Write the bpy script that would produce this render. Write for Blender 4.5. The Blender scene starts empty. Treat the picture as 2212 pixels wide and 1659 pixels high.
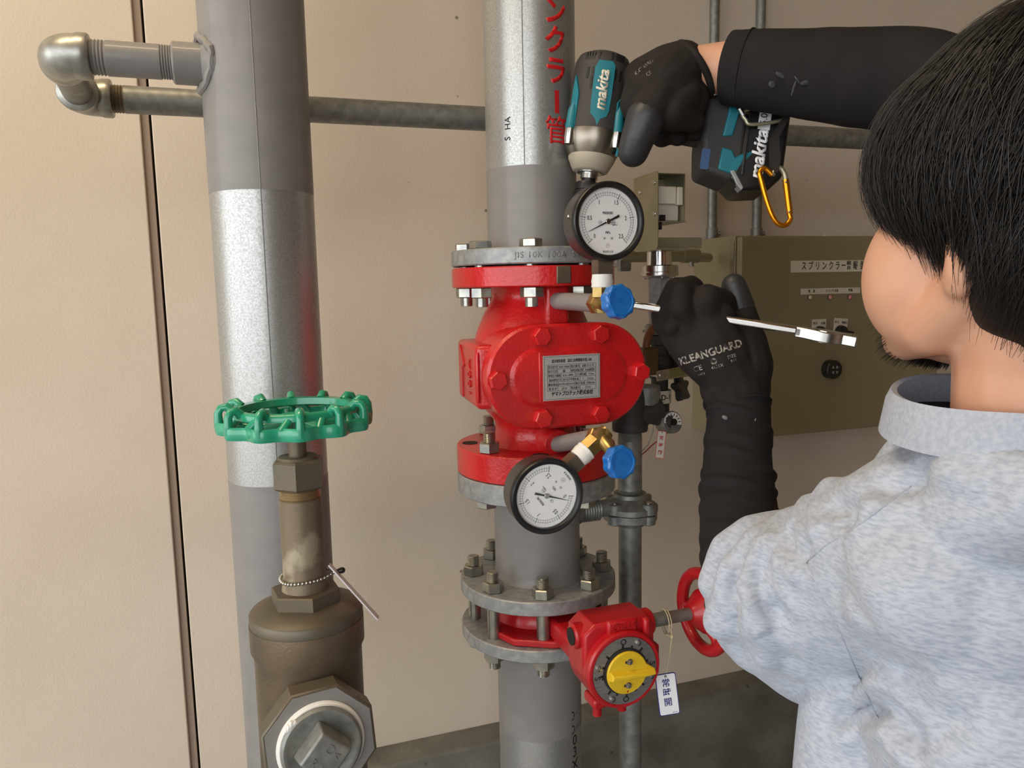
import bpy, math, random
import numpy as np
from mathutils import Vector, Matrix
random.seed(7); rng = np.random.default_rng(7)
SC = bpy.context.scene; COL = SC.collection
PI = math.pi
def V(*a): return Vector(a)
# ---------------------------------------------------------------- camera
CAMZ = 1.45
FPX = 1661.0
yaw, pit, rol = math.radians(19.0), math.radians(7.2), math.radians(1.15)
Fv = V(math.sin(yaw)*math.cos(pit), math.cos(yaw)*math.cos(pit), -math.sin(pit))
R0 = V(math.cos(yaw), -math.sin(yaw), 0); U0 = R0.cross(Fv)
Rv = R0*math.cos(rol) - U0*math.sin(rol); Uv = U0*math.cos(rol) + R0*math.sin(rol)
CAM = V(0, 0, CAMZ)
cd = bpy.data.cameras.new('camera'); cam = bpy.data.objects.new('camera', cd); COL.objects.link(cam)
cd.sensor_width = 36; cd.lens = FPX/2212*36; cd.clip_start = 0.02
m = Matrix((Rv, Uv, -Fv)).transposed().to_4x4(); m.translation = CAM; cam.matrix_world = m
SC.camera = cam
# ---------------------------------------------------------------- light
w = bpy.data.worlds.new('sky'); SC.world = w; w.use_nodes = True
bg = w.node_tree.nodes['Background']; bg.inputs[0].default_value = (0.93, 0.96, 1.0, 1); bg.inputs[1].default_value = 3.2
def add_warm_fill(x, y, power):
    ld = bpy.data.lights.new('warm_fill', 'AREA'); ld.shape = 'RECTANGLE'; ld.size = 1.2; ld.size_y = 0.12; ld.energy = power; ld.color = (1, 0.78, 0.5)
    o = bpy.data.objects.new('warm_fill', ld); COL.objects.link(o); o.location = (x, y, 2.9)
add_warm_fill(-0.6, 0.6, 15)  # added fill light that warms the upper wall; no known fitting there
SC.view_settings.view_transform = 'Standard'; SC.view_settings.look = 'None'; SC.view_settings.gamma = 1
SC.view_settings.exposure = 0.2
# ---------------------------------------------------------------- picture to place
def ray(px, py): return Fv + Rv*((px-1106)/FPX) - Uv*((py-829.5)/FPX)
def P(px, py, z): return CAM + ray(px, py)*z
def PY(px, py, Y):
    d = ray(px, py); return CAM + d*(Y/d.y)
def PX(px, py, X):
    d = ray(px, py); return CAM + d*(X/d.x)
def zh(X, Y, py):
    k = -(py-829.5)/FPX; a = V(X, Y, 0)
    return CAMZ + (k*a.dot(Fv) - a.dot(Uv))/(Uv.z - k*Fv.z)
def cw(x, y, d): return CAM + Rv*x + Uv*y + Fv*d      # camera axes to world
def dirw(x, y, d): return (Rv*x + Uv*y + Fv*d).normalized()
# ---------------------------------------------------------------- materials
def lin(c):
    return tuple((x/255/12.92 if x/255 <= 0.04045 else ((x/255+0.055)/1.055)**2.4) for x in c)
def mat(name, c, rough=0.5, metal=0.0, c2=None, scale=30.0, detail=4.0, lo=0.35, hi=0.65, bump=0.0, bscale=200.0, bdist=0.001, coat=0.0, stretch=None, r2=None, spec=0.5, emit=None, sheen=0.0, sss=0.0):
    mt = bpy.data.materials.new(name); mt.use_nodes = True; nt = mt.node_tree; b = nt.nodes['Principled BSDF']
    L = nt.links.new
    c = lin(c) + (1,)
    b.inputs['Base Color'].default_value = c; b.inputs['Roughness'].default_value = rough; b.inputs['Metallic'].default_value = metal
    b.inputs['Coat Weight'].default_value = coat; b.inputs['Specular IOR Level'].default_value = spec
    b.inputs['Sheen Weight'].default_value = sheen
    if sss: b.inputs['Subsurface Weight'].default_value = sss; b.inputs['Subsurface Radius'].default_value = (0.01, 0.004, 0.002)
    tc = nt.nodes.new('ShaderNodeTexCoord'); src = tc.outputs['Object']
    if stretch:
        mp = nt.nodes.new('ShaderNodeMapping'); mp.inputs['Scale'].default_value = stretch; L(src, mp.inputs[0]); s2 = mp.outputs[0]
    else: s2 = src
    if c2:
        n = nt.nodes.new('ShaderNodeTexNoise'); n.inputs['Scale'].default_value = scale; n.inputs['Detail'].default_value = detail; L(s2, n.inputs[0])
        r = nt.nodes.new('ShaderNodeValToRGB'); r.color_ramp.elements[0].position = lo; r.color_ramp.elements[1].position = hi
        r.color_ramp.elements[0].color = c; r.color_ramp.elements[1].color = lin(c2) + (1,)
        L(n.outputs[0], r.inputs[0]); L(r.outputs[0], b.inputs['Base Color'])
        if r2 is not None:
            mr = nt.nodes.new('ShaderNodeMapRange'); mr.inputs[1].default_value = lo; mr.inputs[2].default_value = hi; mr.inputs[3].default_value = rough; mr.inputs[4].default_value = r2
            L(n.outputs[0], mr.inputs[0]); L(mr.outputs[0], b.inputs['Roughness'])
    if bump:
        n2 = nt.nodes.new('ShaderNodeTexNoise'); n2.inputs['Scale'].default_value = bscale; n2.inputs['Detail'].default_value = 3; L(s2, n2.inputs[0])
        bp = nt.nodes.new('ShaderNodeBump'); bp.inputs['Strength'].default_value = bump; bp.inputs['Distance'].default_value = bdist
        L(n2.outputs[0], bp.inputs['Height']); L(bp.outputs[0], b.inputs['Normal'])
    if emit: b.inputs['Emission Color'].default_value = lin(emit)+(1,); b.inputs['Emission Strength'].default_value = 1
    return mt
M = {}
M['wall'] = mat('wall_coating', (212,199,181), 0.85, c2=(206,192,173), scale=4, bump=0.5, bscale=260, bdist=0.0012)
M['sealant'] = mat('joint_sealant', (150,132,116), 0.7, bump=0.2)
M['dark'] = mat('dark_gap', (30,22,18), 0.8)
M['conc'] = mat('concrete', (124,122,112), 0.9, c2=(92,90,82), scale=9, detail=8, bump=0.5, bscale=120, bdist=0.002)
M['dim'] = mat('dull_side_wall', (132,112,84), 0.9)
M['ceil'] = mat('ceiling_board', (196,164,116), 0.9)
M['floor'] = mat('floor_concrete', (150,146,138), 0.85, c2=(130,126,118), scale=3)
M['galv'] = mat('galvanised_steel', (162,163,160), 0.44, 0.72, c2=(184,186,184), scale=520, detail=7, lo=0.36, hi=0.62, bump=0.25, bscale=320, r2=0.36, bdist=0.0003)
M['galvd'] = mat('weathered_galvanised', (122,124,120), 0.5, 0.55, c2=(146,147,142), scale=90, detail=6, bump=0.2, bscale=180, bdist=0.0005)
M['galvf'] = mat('hot_dip_flange', (140,143,144), 0.5, 0.4, c2=(166,168,168), scale=110, detail=6, bump=0.4, bscale=160, bdist=0.0008)
M['zinc'] = mat('zinc_bolt', (176,174,160), 0.28, 0.9, c2=(150,152,150), scale=80, bump=0.1)
M['grey'] = mat('grey_paint', (134,131,128), 0.5, 0.0, c2=(127,125,123), scale=22, stretch=(1,1,2), bump=0.25, bscale=60, bdist=0.0006, coat=0.15)
M['red'] = mat('red_paint', (206,28,30), 0.33, 0.0, c2=(186,24,27), scale=12, bump=0.55, bscale=240, bdist=0.0012, coat=0.25)
M['red2'] = mat('red_gear_paint', (186,20,30), 0.36, 0.0, c2=(170,18,26), scale=14, bump=0.25, bscale=200, bdist=0.0008, coat=0.2)
M['bronze'] = mat('bronze_casting', (128,112,92), 0.45, 0.55, c2=(96,86,72), scale=14, detail=7, bump=0.5, bscale=330, bdist=0.0009)
M['bronze2'] = mat('bronze_machined', (100,97,84), 0.5, 0.5, c2=(112,100,84), scale=20, bump=0.2)
M['brass'] = mat('brass', (184,156,100), 0.32, 0.8, c2=(140,116,66), scale=40, bump=0.1)
M['green'] = mat('green_paint', (36,158,122), 0.3, 0, c2=(30,146,112), scale=20, coat=0.5)
M['blue'] = mat('blue_plastic', (24,108,186), 0.3, 0, coat=0.3)
M['yellow'] = mat('yellow_paint', (226,190,40), 0.38, 0, c2=(216,178,34), scale=40, bump=0.2)
M['chrome'] = mat('chrome', (220,220,222), 0.12, 1.0)
M['chromer'] = mat('polished_steel', (190,190,186), 0.25, 1.0)
M['black'] = mat('black_enamel', (26,26,27), 0.35, 0)
M['blackm'] = mat('black_rubber', (46,42,40), 0.6, 0, bump=0.1)
M['casebl'] = mat('gauge_case', (58,56,54), 0.38, 0, c2=(48,46,45), scale=30, coat=0.2)
M['dial'] = mat('dial_white', (246,246,243), 0.5)
M['ink'] = mat('black_ink', (20,20,20), 0.6)
M['redink'] = mat('red_lettering', (206,30,36), 0.45)
M['white'] = mat('white_tape', (232,230,224), 0.6, bump=0.4, bscale=500)
M['plate'] = mat('label_silver', (186,184,180), 0.4, 0.3)
M['label'] = mat('label_cream', (216,210,192), 0.5)
M['tagw'] = mat('tag_white', (238,238,240), 0.4)
M['blueink'] = mat('blue_ink', (30,42,120), 0.5)
M['box'] = mat('cabinet_paint', (142,131,102), 0.42, 0, c2=(138,127,98), scale=5, bump=0.05, bscale=300)
M['sheet'] = mat('sheet_metal_yellowish', (172,166,138), 0.36, 0.6, c2=(154,150,124), scale=12)
M['plastic'] = mat('cream_plastic', (205,196,180), 0.5)
M['teal'] = mat('teal_plastic', (24,116,130), 0.42, bump=0.1)
M['rubber'] = mat('dark_rubber', (54,52,50), 0.62, bump=0.15, bscale=500)
M['logo'] = mat('silver_print', (216,210,190), 0.4)
M['orange'] = mat('orange_anodised', (214,138,24), 0.22, 0.85)
M['glove'] = mat('black_knit_glove', (30,26,25), 0.85, c2=(38,33,31), scale=60, bump=0.6, bscale=900, bdist=0.0006, spec=0.3)
M['coat'] = mat('black_coated_palm', (46,47,50), 0.45, bump=0.4, bscale=300, bdist=0.0006)
M['sleeve'] = mat('black_sleeve', (28,26,28), 0.85, c2=(34,31,32), scale=20, bump=0.4, bscale=500, bdist=0.0005, spec=0.25)
M['skin'] = mat('skin', (206,158,130), 0.5, c2=(197,146,119), scale=18, bump=0.25, bscale=350, bdist=0.0004, sss=0.12)
M['hair'] = mat('black_hair', (24,20,17), 0.5, spec=0.4)
M['knit'] = mat('heather_grey_fleece', (176,183,195), 0.9, c2=(153,161,176), scale=330, detail=3, lo=0.40, hi=0.66, stretch=(0.45,0.45,1.5), bump=0.35, bscale=400, bdist=0.0008, sheen=0.2)
M['rib'] = mat('grey_rib_knit', (172,179,191), 0.9, c2=(156,163,177), scale=300, bump=0.3)
M['denim'] = mat('dark_work_trousers', (44,48,58), 0.85, bump=0.3)
M['string'] = mat('cream_string', (196,184,150), 0.7)
M['redwire'] = mat('red_wire', (150,30,34), 0.5)
M['hose'] = mat('brown_hose', (120,76,40), 0.4)
M['amber'] = mat('sclera', (230,226,220), 0.2)
M['steelring'] = mat('brushed_ring', (150,148,144), 0.4, 0.8, c2=(170,168,162), scale=60, stretch=(1,1,6))
M['gasket'] = mat('gasket_black', (28,28,26), 0.7)
M['socket'] = mat('dark_steel_socket', (60,58,56), 0.35, 0.8)
M['elbow'] = mat('elbow_zinc', (150,150,144), 0.36, 0.7, c2=(176,176,168), scale=60, bump=0.3, bscale=120, bdist=0.0008)
def glass_mat():
    mt = bpy.data.materials.new('clear_gauge_glass'); mt.use_nodes = True; nt = mt.node_tree; nt.nodes.clear()
    o = nt.nodes.new('ShaderNodeOutputMaterial'); a = nt.nodes.new('ShaderNodeBsdfTransparent'); g = nt.nodes.new('ShaderNodeBsdfGlossy'); g.inputs['Roughness'].default_value = 0.03
    mx = nt.nodes.new('ShaderNodeMixShader'); mx.inputs[0].default_value = 0.04
    nt.links.new(a.outputs[0], mx.inputs[1]); nt.links.new(g.outputs[0], mx.inputs[2]); nt.links.new(mx.outputs[0], o.inputs[0])
    return mt
M['glass'] = glass_mat()
def specks(mt, scale=9.0, size=0.035, col=(92,74,60)):
    nt = mt.node_tree; b = nt.nodes['Principled BSDF']; L = nt.links; src = b.inputs['Base Color'].links[0].from_socket
    tc = nt.nodes.new('ShaderNodeTexCoord'); v = nt.nodes.new('ShaderNodeTexVoronoi'); v.inputs['Scale'].default_value = scale
    L.new(tc.outputs['Object'], v.inputs['Vector'])
    mr = nt.nodes.new('ShaderNodeMapRange'); mr.inputs[1].default_value = size*0.6; mr.inputs[2].default_value = size; mr.inputs[3].default_value = 0.75; mr.inputs[4].default_value = 0.0
    L.new(v.outputs['Distance'], mr.inputs[0])
    mx = nt.nodes.new('ShaderNodeMix'); mx.data_type = 'RGBA'; L.new(mr.outputs[0], mx.inputs[0]); L.new(src, mx.inputs[6]); mx.inputs[7].default_value = lin(col)+(1,)
    L.new(mx.outputs[2], b.inputs['Base Color'])
specks(M['wall']); specks(M['grey'], 7.0, 0.02, (70,66,62)); specks(M['conc'], 14.0, 0.06, (60,58,52))
# ---------------------------------------------------------------- mesh tools
WL = {}
def frame(o, x, z):
    x = Vector(x).normalized(); z = Vector(z).normalized(); y = z.cross(x).normalized(); x = y.cross(z)
    m = Matrix((x, y, z)).transposed().to_4x4(); m.translation = Vector(o); return m
def UP(o): return Matrix.Translation(Vector(o))
def FR(o): return frame(o, (1,0,0), (0,-1,0))          # local z towards the viewer side of the wall
def RT(o): return frame(o, (0,1,0), (1,0,0))           # local z along the wall to the right
def circ(r, n=32, a0=0.0): return [(r*math.cos(a0+2*PI*i/n), r*math.sin(a0+2*PI*i/n)) for i in range(n)]
def hexo(af, a0=PI/6): return circ(af/2/math.cos(PI/6), 6, a0)
def stadium(hl, r, n=14):
    o = []
    for i in range(n+1):
        a = -PI/2 + PI*i/n; o.append((hl+r*math.cos(a), r*math.sin(a)))
    for i in range(n+1):
        a = PI/2 + PI*i/n; o.append((-hl+r*math.cos(a), r*math.sin(a)))
    return o
def rrect(w, h, r, n=5):
    o = []
    for cx, cy, a0 in ((w/2-r,-h/2+r,-PI/2),(w/2-r,h/2-r,0),(-w/2+r,h/2-r,PI/2),(-w/2+r,-h/2+r,PI)):
        for i in range(n+1):
            a = a0+PI/2*i/n; o.append((cx+r*math.cos(a), cy+r*math.sin(a)))
    return o
def inset(o, d):
    n = len(o); out = []
    for i in range(n):
        p, q, s = o[i-1], o[i], o[(i+1) % n]
        e1 = (q[0]-p[0], q[1]-p[1]); e2 = (s[0]-q[0], s[1]-q[1])
        l1 = math.hypot(*e1) or 1; l2 = math.hypot(*e2) or 1
        n1 = (-e1[1]/l1, e1[0]/l1); n2 = (-e2[1]/l2, e2[0]/l2)
        bx, by = n1[0]+n2[0], n1[1]+n2[1]; k = 1+n1[0]*n2[0]+n1[1]*n2[1]
        k = max(k, 0.3); out.append((q[0]+bx*d/k, q[1]+by*d/k))
    return out
class MB:
    def __init__(s): s.v = []; s.f = []
    def add(s, vs, fs, M=None):
        b = len(s.v)
        for p in vs: s.v.append(M @ Vector(p) if M is not None else Vector(p))
        for f in fs: s.f.append(tuple(b+i for i in f))
        return s
    def lathe(s, M, prof, seg=40):
        vs = []; rings = []
        for r, z in prof:
            if abs(r) < 1e-7: rings.append([len(vs)]); vs.append((0,0,z))
            else:
                rings.append(list(range(len(vs), len(vs)+seg)))
                vs += [(r*math.cos(2*PI*i/seg), r*math.sin(2*PI*i/seg), z) for i in range(seg)]
        fs = []
        for a, b in zip(rings, rings[1:]):
            if len(a) == 1 and len(b) == 1: continue
            for i in range(seg):
                j = (i+1) % seg
                if len(a) == 1: fs.append((a[0], b[j], b[i]))
                elif len(b) == 1: fs.append((a[i], a[j], b[0]))
                else: fs.append((a[i], a[j], b[j], b[i]))
        if len(rings[0]) > 1: fs.append(tuple(reversed(rings[0])))
        if len(rings[-1]) > 1: fs.append(tuple(rings[-1]))
        return s.add(vs, fs, M)
    def ring(s, M, prof, seg=48):                      # closed profile turned about z (a hoop)
        n = len(prof); vs = []; fs = []
        for i in range(seg):
            a = 2*PI*i/seg
            vs += [(r*math.cos(a), r*math.sin(a), z) for r, z in prof]
        for i in range(seg):
            j = (i+1) % seg
            for k in range(n):
                l = (k+1) % n; fs.append((i*n+k, j*n+k, j*n+l, i*n+l))
        return s.add(vs, fs, M)
    def prism(s, M, o, z0, z1, bev=0.0):
        n = len(o); layers = [(o, z0)]
        if bev: layers = [(inset(o, bev), z0), (o, z0+bev), (o, z1-bev), (inset(o, bev), z1)]
        else: layers = [(o, z0), (o, z1)]
        vs = [(x, y, z) for ol, z in layers for x, y in ol]; fs = [tuple(reversed(range(n)))]
        for k in range(len(layers)-1):
            for i in range(n):
                j = (i+1) % n; fs.append((k*n+i, k*n+j, (k+1)*n+j, (k+1)*n+i))
        fs.append(tuple(range((len(layers)-1)*n, len(layers)*n)))
        return s.add(vs, fs, M)
    def box(s, M, a, b):
        (x0,y0,z0),(x1,y1,z1) = a, b
        return s.prism((M or Matrix()) , [(x0,y0),(x1,y0),(x1,y1),(x0,y1)], z0, z1)
    def tube(s, pts, r, seg=12, closed=False, flat=1.0):
        pts = [Vector(p) for p in pts]; n = len(pts)
        rs = r if isinstance(r, (list, tuple)) else [r]*n
        T = []
        for i in range(n):
            a = pts[(i-1) % n] if (closed or i > 0) else pts[i]; b = pts[(i+1) % n] if (closed or i < n-1) else pts[i]
            T.append((b-a).normalized())
        ref = V(0,0,1) if abs(T[0].z) < 0.9 else V(1,0,0)
        N = T[0].cross(ref).normalized(); vs = []
        for i in range(n):
            N = (N - T[i]*N.dot(T[i])).normalized(); B = T[i].cross(N)
            for k in range(seg):
                a = 2*PI*k/seg; vs.append(pts[i]+(N*math.cos(a)+B*math.sin(a)*flat)*rs[i])
        fs = []
        for i in range(n if closed else n-1):
            j = (i+1) % n
            for k in range(seg):
                l = (k+1) % seg; fs.append((i*seg+k, i*seg+l, j*seg+l, j*seg+k))
        if not closed:
            fs.append(tuple(reversed(range(seg)))); fs.append(tuple(range((n-1)*seg, n*seg)))
        return s.add(vs, fs)
    def sphere(s, c, r, seg=16, rings=10, M=None, sc=(1,1,1)):
        prof = [(0,-r)] + [(r*math.cos(a), r*math.sin(a)) for a in [(-PI/2+PI*i/rings) for i in range(1, rings)]] + [(0, r)]
        m = (M if M is not None else Matrix.Translation(Vector(c))) @ Matrix.Diagonal((*sc, 1))
        return s.lathe(m, prof, seg)
    def cap(s, a, ra, b, rb, seg=14):                  # capsule between two spheres
        a = Vector(a); b = Vector(b); L = (b-a).length
        if L < 1e-6: return s.sphere(a, ra)
        z = (b-a)/L; x = V(1,0,0) if abs(z.x) < 0.9 else V(0,1,0)
        m = frame(a, x - z*z.dot(x), z)
        k = max(-0.95, min(0.95, (ra-rb)/L)); th = math.asin(k)
        prof = [(0,-ra)] + [(ra*math.cos(t), ra*math.sin(t)) for t in np.linspace(-PI/2, th, 7)[1:]] + [(rb*math.cos(t), L+rb*math.sin(t)) for t in np.linspace(th, PI/2, 7)[:-1]] + [(0, L+rb)]
        return s.lathe(m, prof, seg)
    def chain(s, pts, rs, seg=14):
        for i in range(len(pts)-1): s.cap(pts[i], rs[i], pts[i+1], rs[i+1], seg)
        return s
    def mesh(s, name, mt, ang=35, center=True):
        me = bpy.data.meshes.new(name)
        vs = np.array([tuple(p) for p in s.v]); c = (vs.min(0)+vs.max(0))/2 if center else np.zeros(3)
        me.from_pydata((vs-c).tolist(), [], s.f); me.materials.append(mt)
        me.polygons.foreach_set('use_smooth', [True]*len(me.polygons)); me.update()
        if ang < 179: me.set_sharp_from_angle(angle=math.radians(ang))
        return me, Vector(c)
    def build(s, name, mt, parent=None, ang=35, bevel=0, segs=2):
        me, c = s.mesh(name, mt, ang)
        return put(name, me, c, parent, bevel=bevel, segs=segs)
def put(name, me, loc, parent=None, rot=None, bevel=0, segs=2):
    o = bpy.data.objects.new(name, me); COL.objects.link(o); WL[o] = Vector(loc)
    if parent is not None: o.parent = parent; o.location = Vector(loc) - WL[parent]
    else: o.location = loc
    if rot is not None: o.rotation_euler = rot
    if bevel:
        b = o.modifiers.new('bevel', 'BEVEL'); b.width = bevel; b.segments = segs; b.limit_method = 'ANGLE'; b.angle_limit = math.radians(40)
    return o
def thing(name, loc, label, cat, group=None):
    o = bpy.data.objects.new(name, None); COL.objects.link(o); o.location = loc; WL[o] = Vector(loc); o.empty_display_size = 0.03
    o['label'] = label; o['category'] = cat
    if group: o['group'] = group
    return o
def tag(o, label, cat=None, group=None):
    o['label'] = label
    if cat: o['category'] = cat
    if group: o['group'] = group
    return o
def struct(o): o['kind'] = 'structure'; return o
def stuff(o): o['kind'] = 'stuff'; return o
def smooth_path(pts, k=6, closed=False):
    pts = [Vector(p) for p in pts]; n = len(pts); out = []
    for i in range(n if closed else n-1):
        g = (lambda j: pts[j % n]) if closed else (lambda j: pts[max(0, min(n-1, j))])
        p0, p1, p2, p3 = g(i-1), g(i), g(i+1), g(i+2)
        for q in range(k):
            u = q/k; out.append(0.5*((2*p1)+(p2-p0)*u+(2*p0-5*p1+4*p2-p3)*u*u+(3*p1-p0-3*p2+p3)*u**3))
    if not closed: out.append(pts[-1])
    return out
# text: flat letters as geometry, optionally wrapped on a cylinder of radius `wrap` about local y
def text_mb(items, M, wrap=None, thick=0.0003, mb=None):
    mb = mb or MB()
    for it in items:
        s, x, y, size = it[:4]; opt = it[4] if len(it) > 4 else {}
        cu = bpy.data.curves.new('t', 'FONT'); cu.body = s; cu.size = size; cu.align_x = opt.get('ax', 'CENTER'); cu.align_y = 'CENTER'
        cu.shear = opt.get('shear', 0); cu.offset = opt.get('off', 0)*size; cu.resolution_u = 3; cu.space_character = opt.get('sp', 1.0)
        cu.extrude = 0
        ob = bpy.data.objects.new('t', cu); COL.objects.link(ob)
        me = bpy.data.meshes.new_from_object(ob.evaluated_get(bpy.context.evaluated_depsgraph_get()))
        bpy.data.objects.remove(ob); bpy.data.curves.remove(cu)
        if wrap:
            import bmesh
            bm = bmesh.new(); bm.from_mesh(me); xs = [v.co.x for v in bm.verts] or [0]
            st = wrap*0.09; k = math.floor(min(xs)/st)*st
            while k < max(xs):
                bmesh.ops.bisect_plane(bm, geom=bm.verts[:]+bm.edges[:]+bm.faces[:], plane_co=(k,0,0), plane_no=(1,0,0)); k += st
            bm.to_mesh(me); bm.free()
        rot = opt.get('rot', 0.0); sx = opt.get('sx', 1.0); ca, sa = math.cos(rot), math.sin(rot)
        n = len(me.vertices); vs = []
        for layer in (0, 1):
            for v in me.vertices:
                a, b = v.co.x*sx, v.co.y; X = x+a*ca-b*sa; Y = y+a*sa+b*ca; t = 0.00015 if layer == 0 else thick+0.00015
                if wrap: r = wrap+t; vs.append((r*math.sin(X/wrap), Y, r*math.cos(X/wrap)-wrap))
                else: vs.append((X, Y, t))
        ec = {}
        fs = []
        for p in me.polygons:
            idx = list(p.vertices)
            if p.normal.z < 0: idx.reverse()
            fs.append(tuple(n+i for i in idx))
            for a, b in zip(idx, idx[1:]+idx[:1]): ec[(a, b)] = 1
        for (a, b) in list(ec):
            if (b, a) not in ec: fs.append((a, b, n+b, n+a))
        mb.add(vs, fs, M); bpy.data.meshes.remove(me)
    return mb
def lines_mb(segs, M, w, t=0.0002, mb=None):           # thin printed strokes between points
    mb = mb or MB()
    for (x0, y0, x1, y1) in segs:
        d = Vector((x1-x0, y1-y0)); L = d.length
        if L == 0: continue
        n = Vector((-d.y, d.x))/L*w/2; a = V(x0, y0, 0); b = V(x1, y1, 0); n = V(n.x, n.y, 0)
        c = [a-n, b-n, b+n, a+n]
        mb.prism(M, [(q.x, q.y) for q in c], 0.0001, t)
    return mb
# organic surfaces: union of blobs, remeshed and smoothed
def organic(mb, name, mt, parent, voxel, iters=6, disp=None, ang=180, cut=None):
    me = bpy.data.meshes.new(name+'_raw'); me.from_pydata([tuple(v) for v in mb.v], [], mb.f); me.update()
    o = bpy.data.objects.new('raw', me); COL.objects.link(o)
    r = o.modifiers.new('r', 'REMESH'); r.mode = 'VOXEL'; r.voxel_size = voxel; r.adaptivity = 0
    if iters: s = o.modifiers.new('s', 'SMOOTH'); s.factor = 0.5; s.iterations = iters
    m2 = bpy.data.meshes.new_from_object(o.evaluated_get(bpy.context.evaluated_depsgraph_get()))
    bpy.data.objects.remove(o); bpy.data.meshes.remove(me)
    n = len(m2.vertices); co = np.empty(n*3); m2.vertices.foreach_get('co', co); co = co.reshape(-1, 3)
    nr = np.empty(n*3); m2.vertices.foreach_get('normal', nr); nr = nr.reshape(-1, 3)
    if disp is not None: co = co + nr*disp(co, nr)[:, None]
    c = (co.min(0)+co.max(0))/2
    m2.vertices.foreach_set('co', (co-c).ravel()); m2.materials.clear(); m2.materials.append(mt)
    m2.polygons.foreach_set('use_smooth', [True]*len(m2.polygons)); m2.name = name; m2.update()
    return put(name, m2, Vector(c), parent)
def hexnut(mb, M, af, z0, z1): return mb.prism(M, hexo(af), z0, z1, min(0.0012, (z1-z0)*0.2))
def threads(r, z0, z1, n, d=0.0009):
    o = []
    for i in range(n):
        a = z0+(z1-z0)*i/n; b = z0+(z1-z0)*(i+0.5)/n; o += [(r, a), (r-d, b)]
    o.append((r, z1)); return o
# ================================================================= the room
WY = 1.40
LEFT, RIGHT, BACKY, CEIL = -3.2, 2.5, -2.6, 3.0
zc = PY(1200, 1533, WY).z
lo_, hi_ = 1.1, WY
for _ in range(40):
    md = (lo_+hi_)/2
    if PY(1200, 1574, md).z < zc: hi_ = md
    else: lo_ = md
CY = md if 1.2 < md < 1.39 else 1.34
struct(MB().box(None, (-12, -12, -0.1), (12, WY+0.2, 0)).build('floor', M['floor']))
struct(MB().box(None, (LEFT, BACKY, CEIL), (RIGHT, WY+0.2, CEIL+0.15)).build('ceiling', M['ceil']))
struct(MB().box(None, (RIGHT, BACKY, 0), (RIGHT+0.15, WY+0.2, CEIL)).build('wall_right', M['dim']))
struct(MB().box(None, (-0.45, BACKY-0.15, 0), (RIGHT, BACKY, CEIL)).build('wall_front', M['dim']))
xj = PY(300, 100, WY).x
wb = struct(MB().box(None, (LEFT, WY+0.03, 0.0), (RIGHT, WY+0.15, CEIL)).build('wall_back', M['dark']))
MB().box(None, (LEFT, WY, zc-0.02), (xj-0.006, WY+0.03, CEIL)).build('wall_panel', M['wall'], wb, bevel=0.002)
MB().box(None, (xj+0.0100, WY, zc-0.02), (RIGHT, WY+0.03, CEIL)).build('wall_panel', M['wall'], wb, bevel=0.002)
MB().box(None, (xj-0.006, WY+0.007, zc-0.02), (xj+0.0055, WY+0.029, CEIL)).build('joint_sealant', M['sealant'], wb)
cb = struct(MB().box(None, (LEFT, CY, 0), (RIGHT, WY+0.03, zc)).build('trim_1', M['conc'], bevel=0.006))
# ================================================================= left riser pipe with its branch
AX, AY = PY(1155, 830, 0.945).x, 0.945
LX, LY = PY(583, 700, 0.945).x, 0.945
R100 = 0.05715
def hm(py): return zh(AX, AY, py)
def hl(py): return zh(LX, LY, py)
t = thing('riser_pipe', (LX, LY, 0), 'thick grey-painted riser pipe with a bare galvanised band, behind the green handwheel', 'pipe')
LP = UP((LX, LY, 0)); z1, z2 = hl(422), hl(1026)
MB().lathe(LP, [(0,z1), (R100+0.0003, z1), (R100+0.0003, CEIL), (0, CEIL)], 72).build('upper_section', M['grey'], t)
tag(MB().lathe(LP, [(0,z2-0.001), (R100, z2-0.001), (R100, z1+0.001), (0, z1+0.001)], 72).build('bare_section', M['galv'], t), 'bare galvanised section')
MB().lathe(LP, [(0,0), (R100+0.0003, 0), (R100+0.0003, z2), (0, z2)], 72).build('lower_section', M['grey'], t)
MB().lathe(LP, [(R100,0), (R100+0.03, 0), (R100+0.03, 0.008), (R100, 0.008)], 48).build('floor_collar', M['galvd'], t)
MB().tube([(LX+0.0004-R100*math.sin(0.06), LY-R100*math.cos(0.06)-0.0001, z) for z in (0.1, CEIL)], 0.0007, 6).build('weld_seam', M['grey'], t)
# branch: socket, nipple, elbow, elbow, long pipe along the wall
BY = 0.935; zb = PY(290, 130, BY).z
WYP = 1.11; zw = PY(345, 219, WYP).z
t = thing('branch_pipe', (LX-R100, BY, zb), 'thin grey threaded pipe stub doubling back through two elbows and running across the wall', 'pipe')
def xa(px, py=130): return PY(px, py, BY).x
def lat_x(x, y, z): return frame((x, y, z), (0,1,0), (1,0,0))
rB = 0.0175
mb = MB(); x0, x1 = xa(372), LX-0.035
mb.lathe(lat_x(0, BY, zb), [(0,x0), (rB+0.003,x0), (rB+0.0045,x0+0.002), (rB+0.0045,x1-0.02), (rB+0.008, LX-0.052), (rB+0.014, LX-0.046), (rB+0.014,x1), (0,x1)], 32)
mb.build('welded_socket', M['grey'], t)
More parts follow.
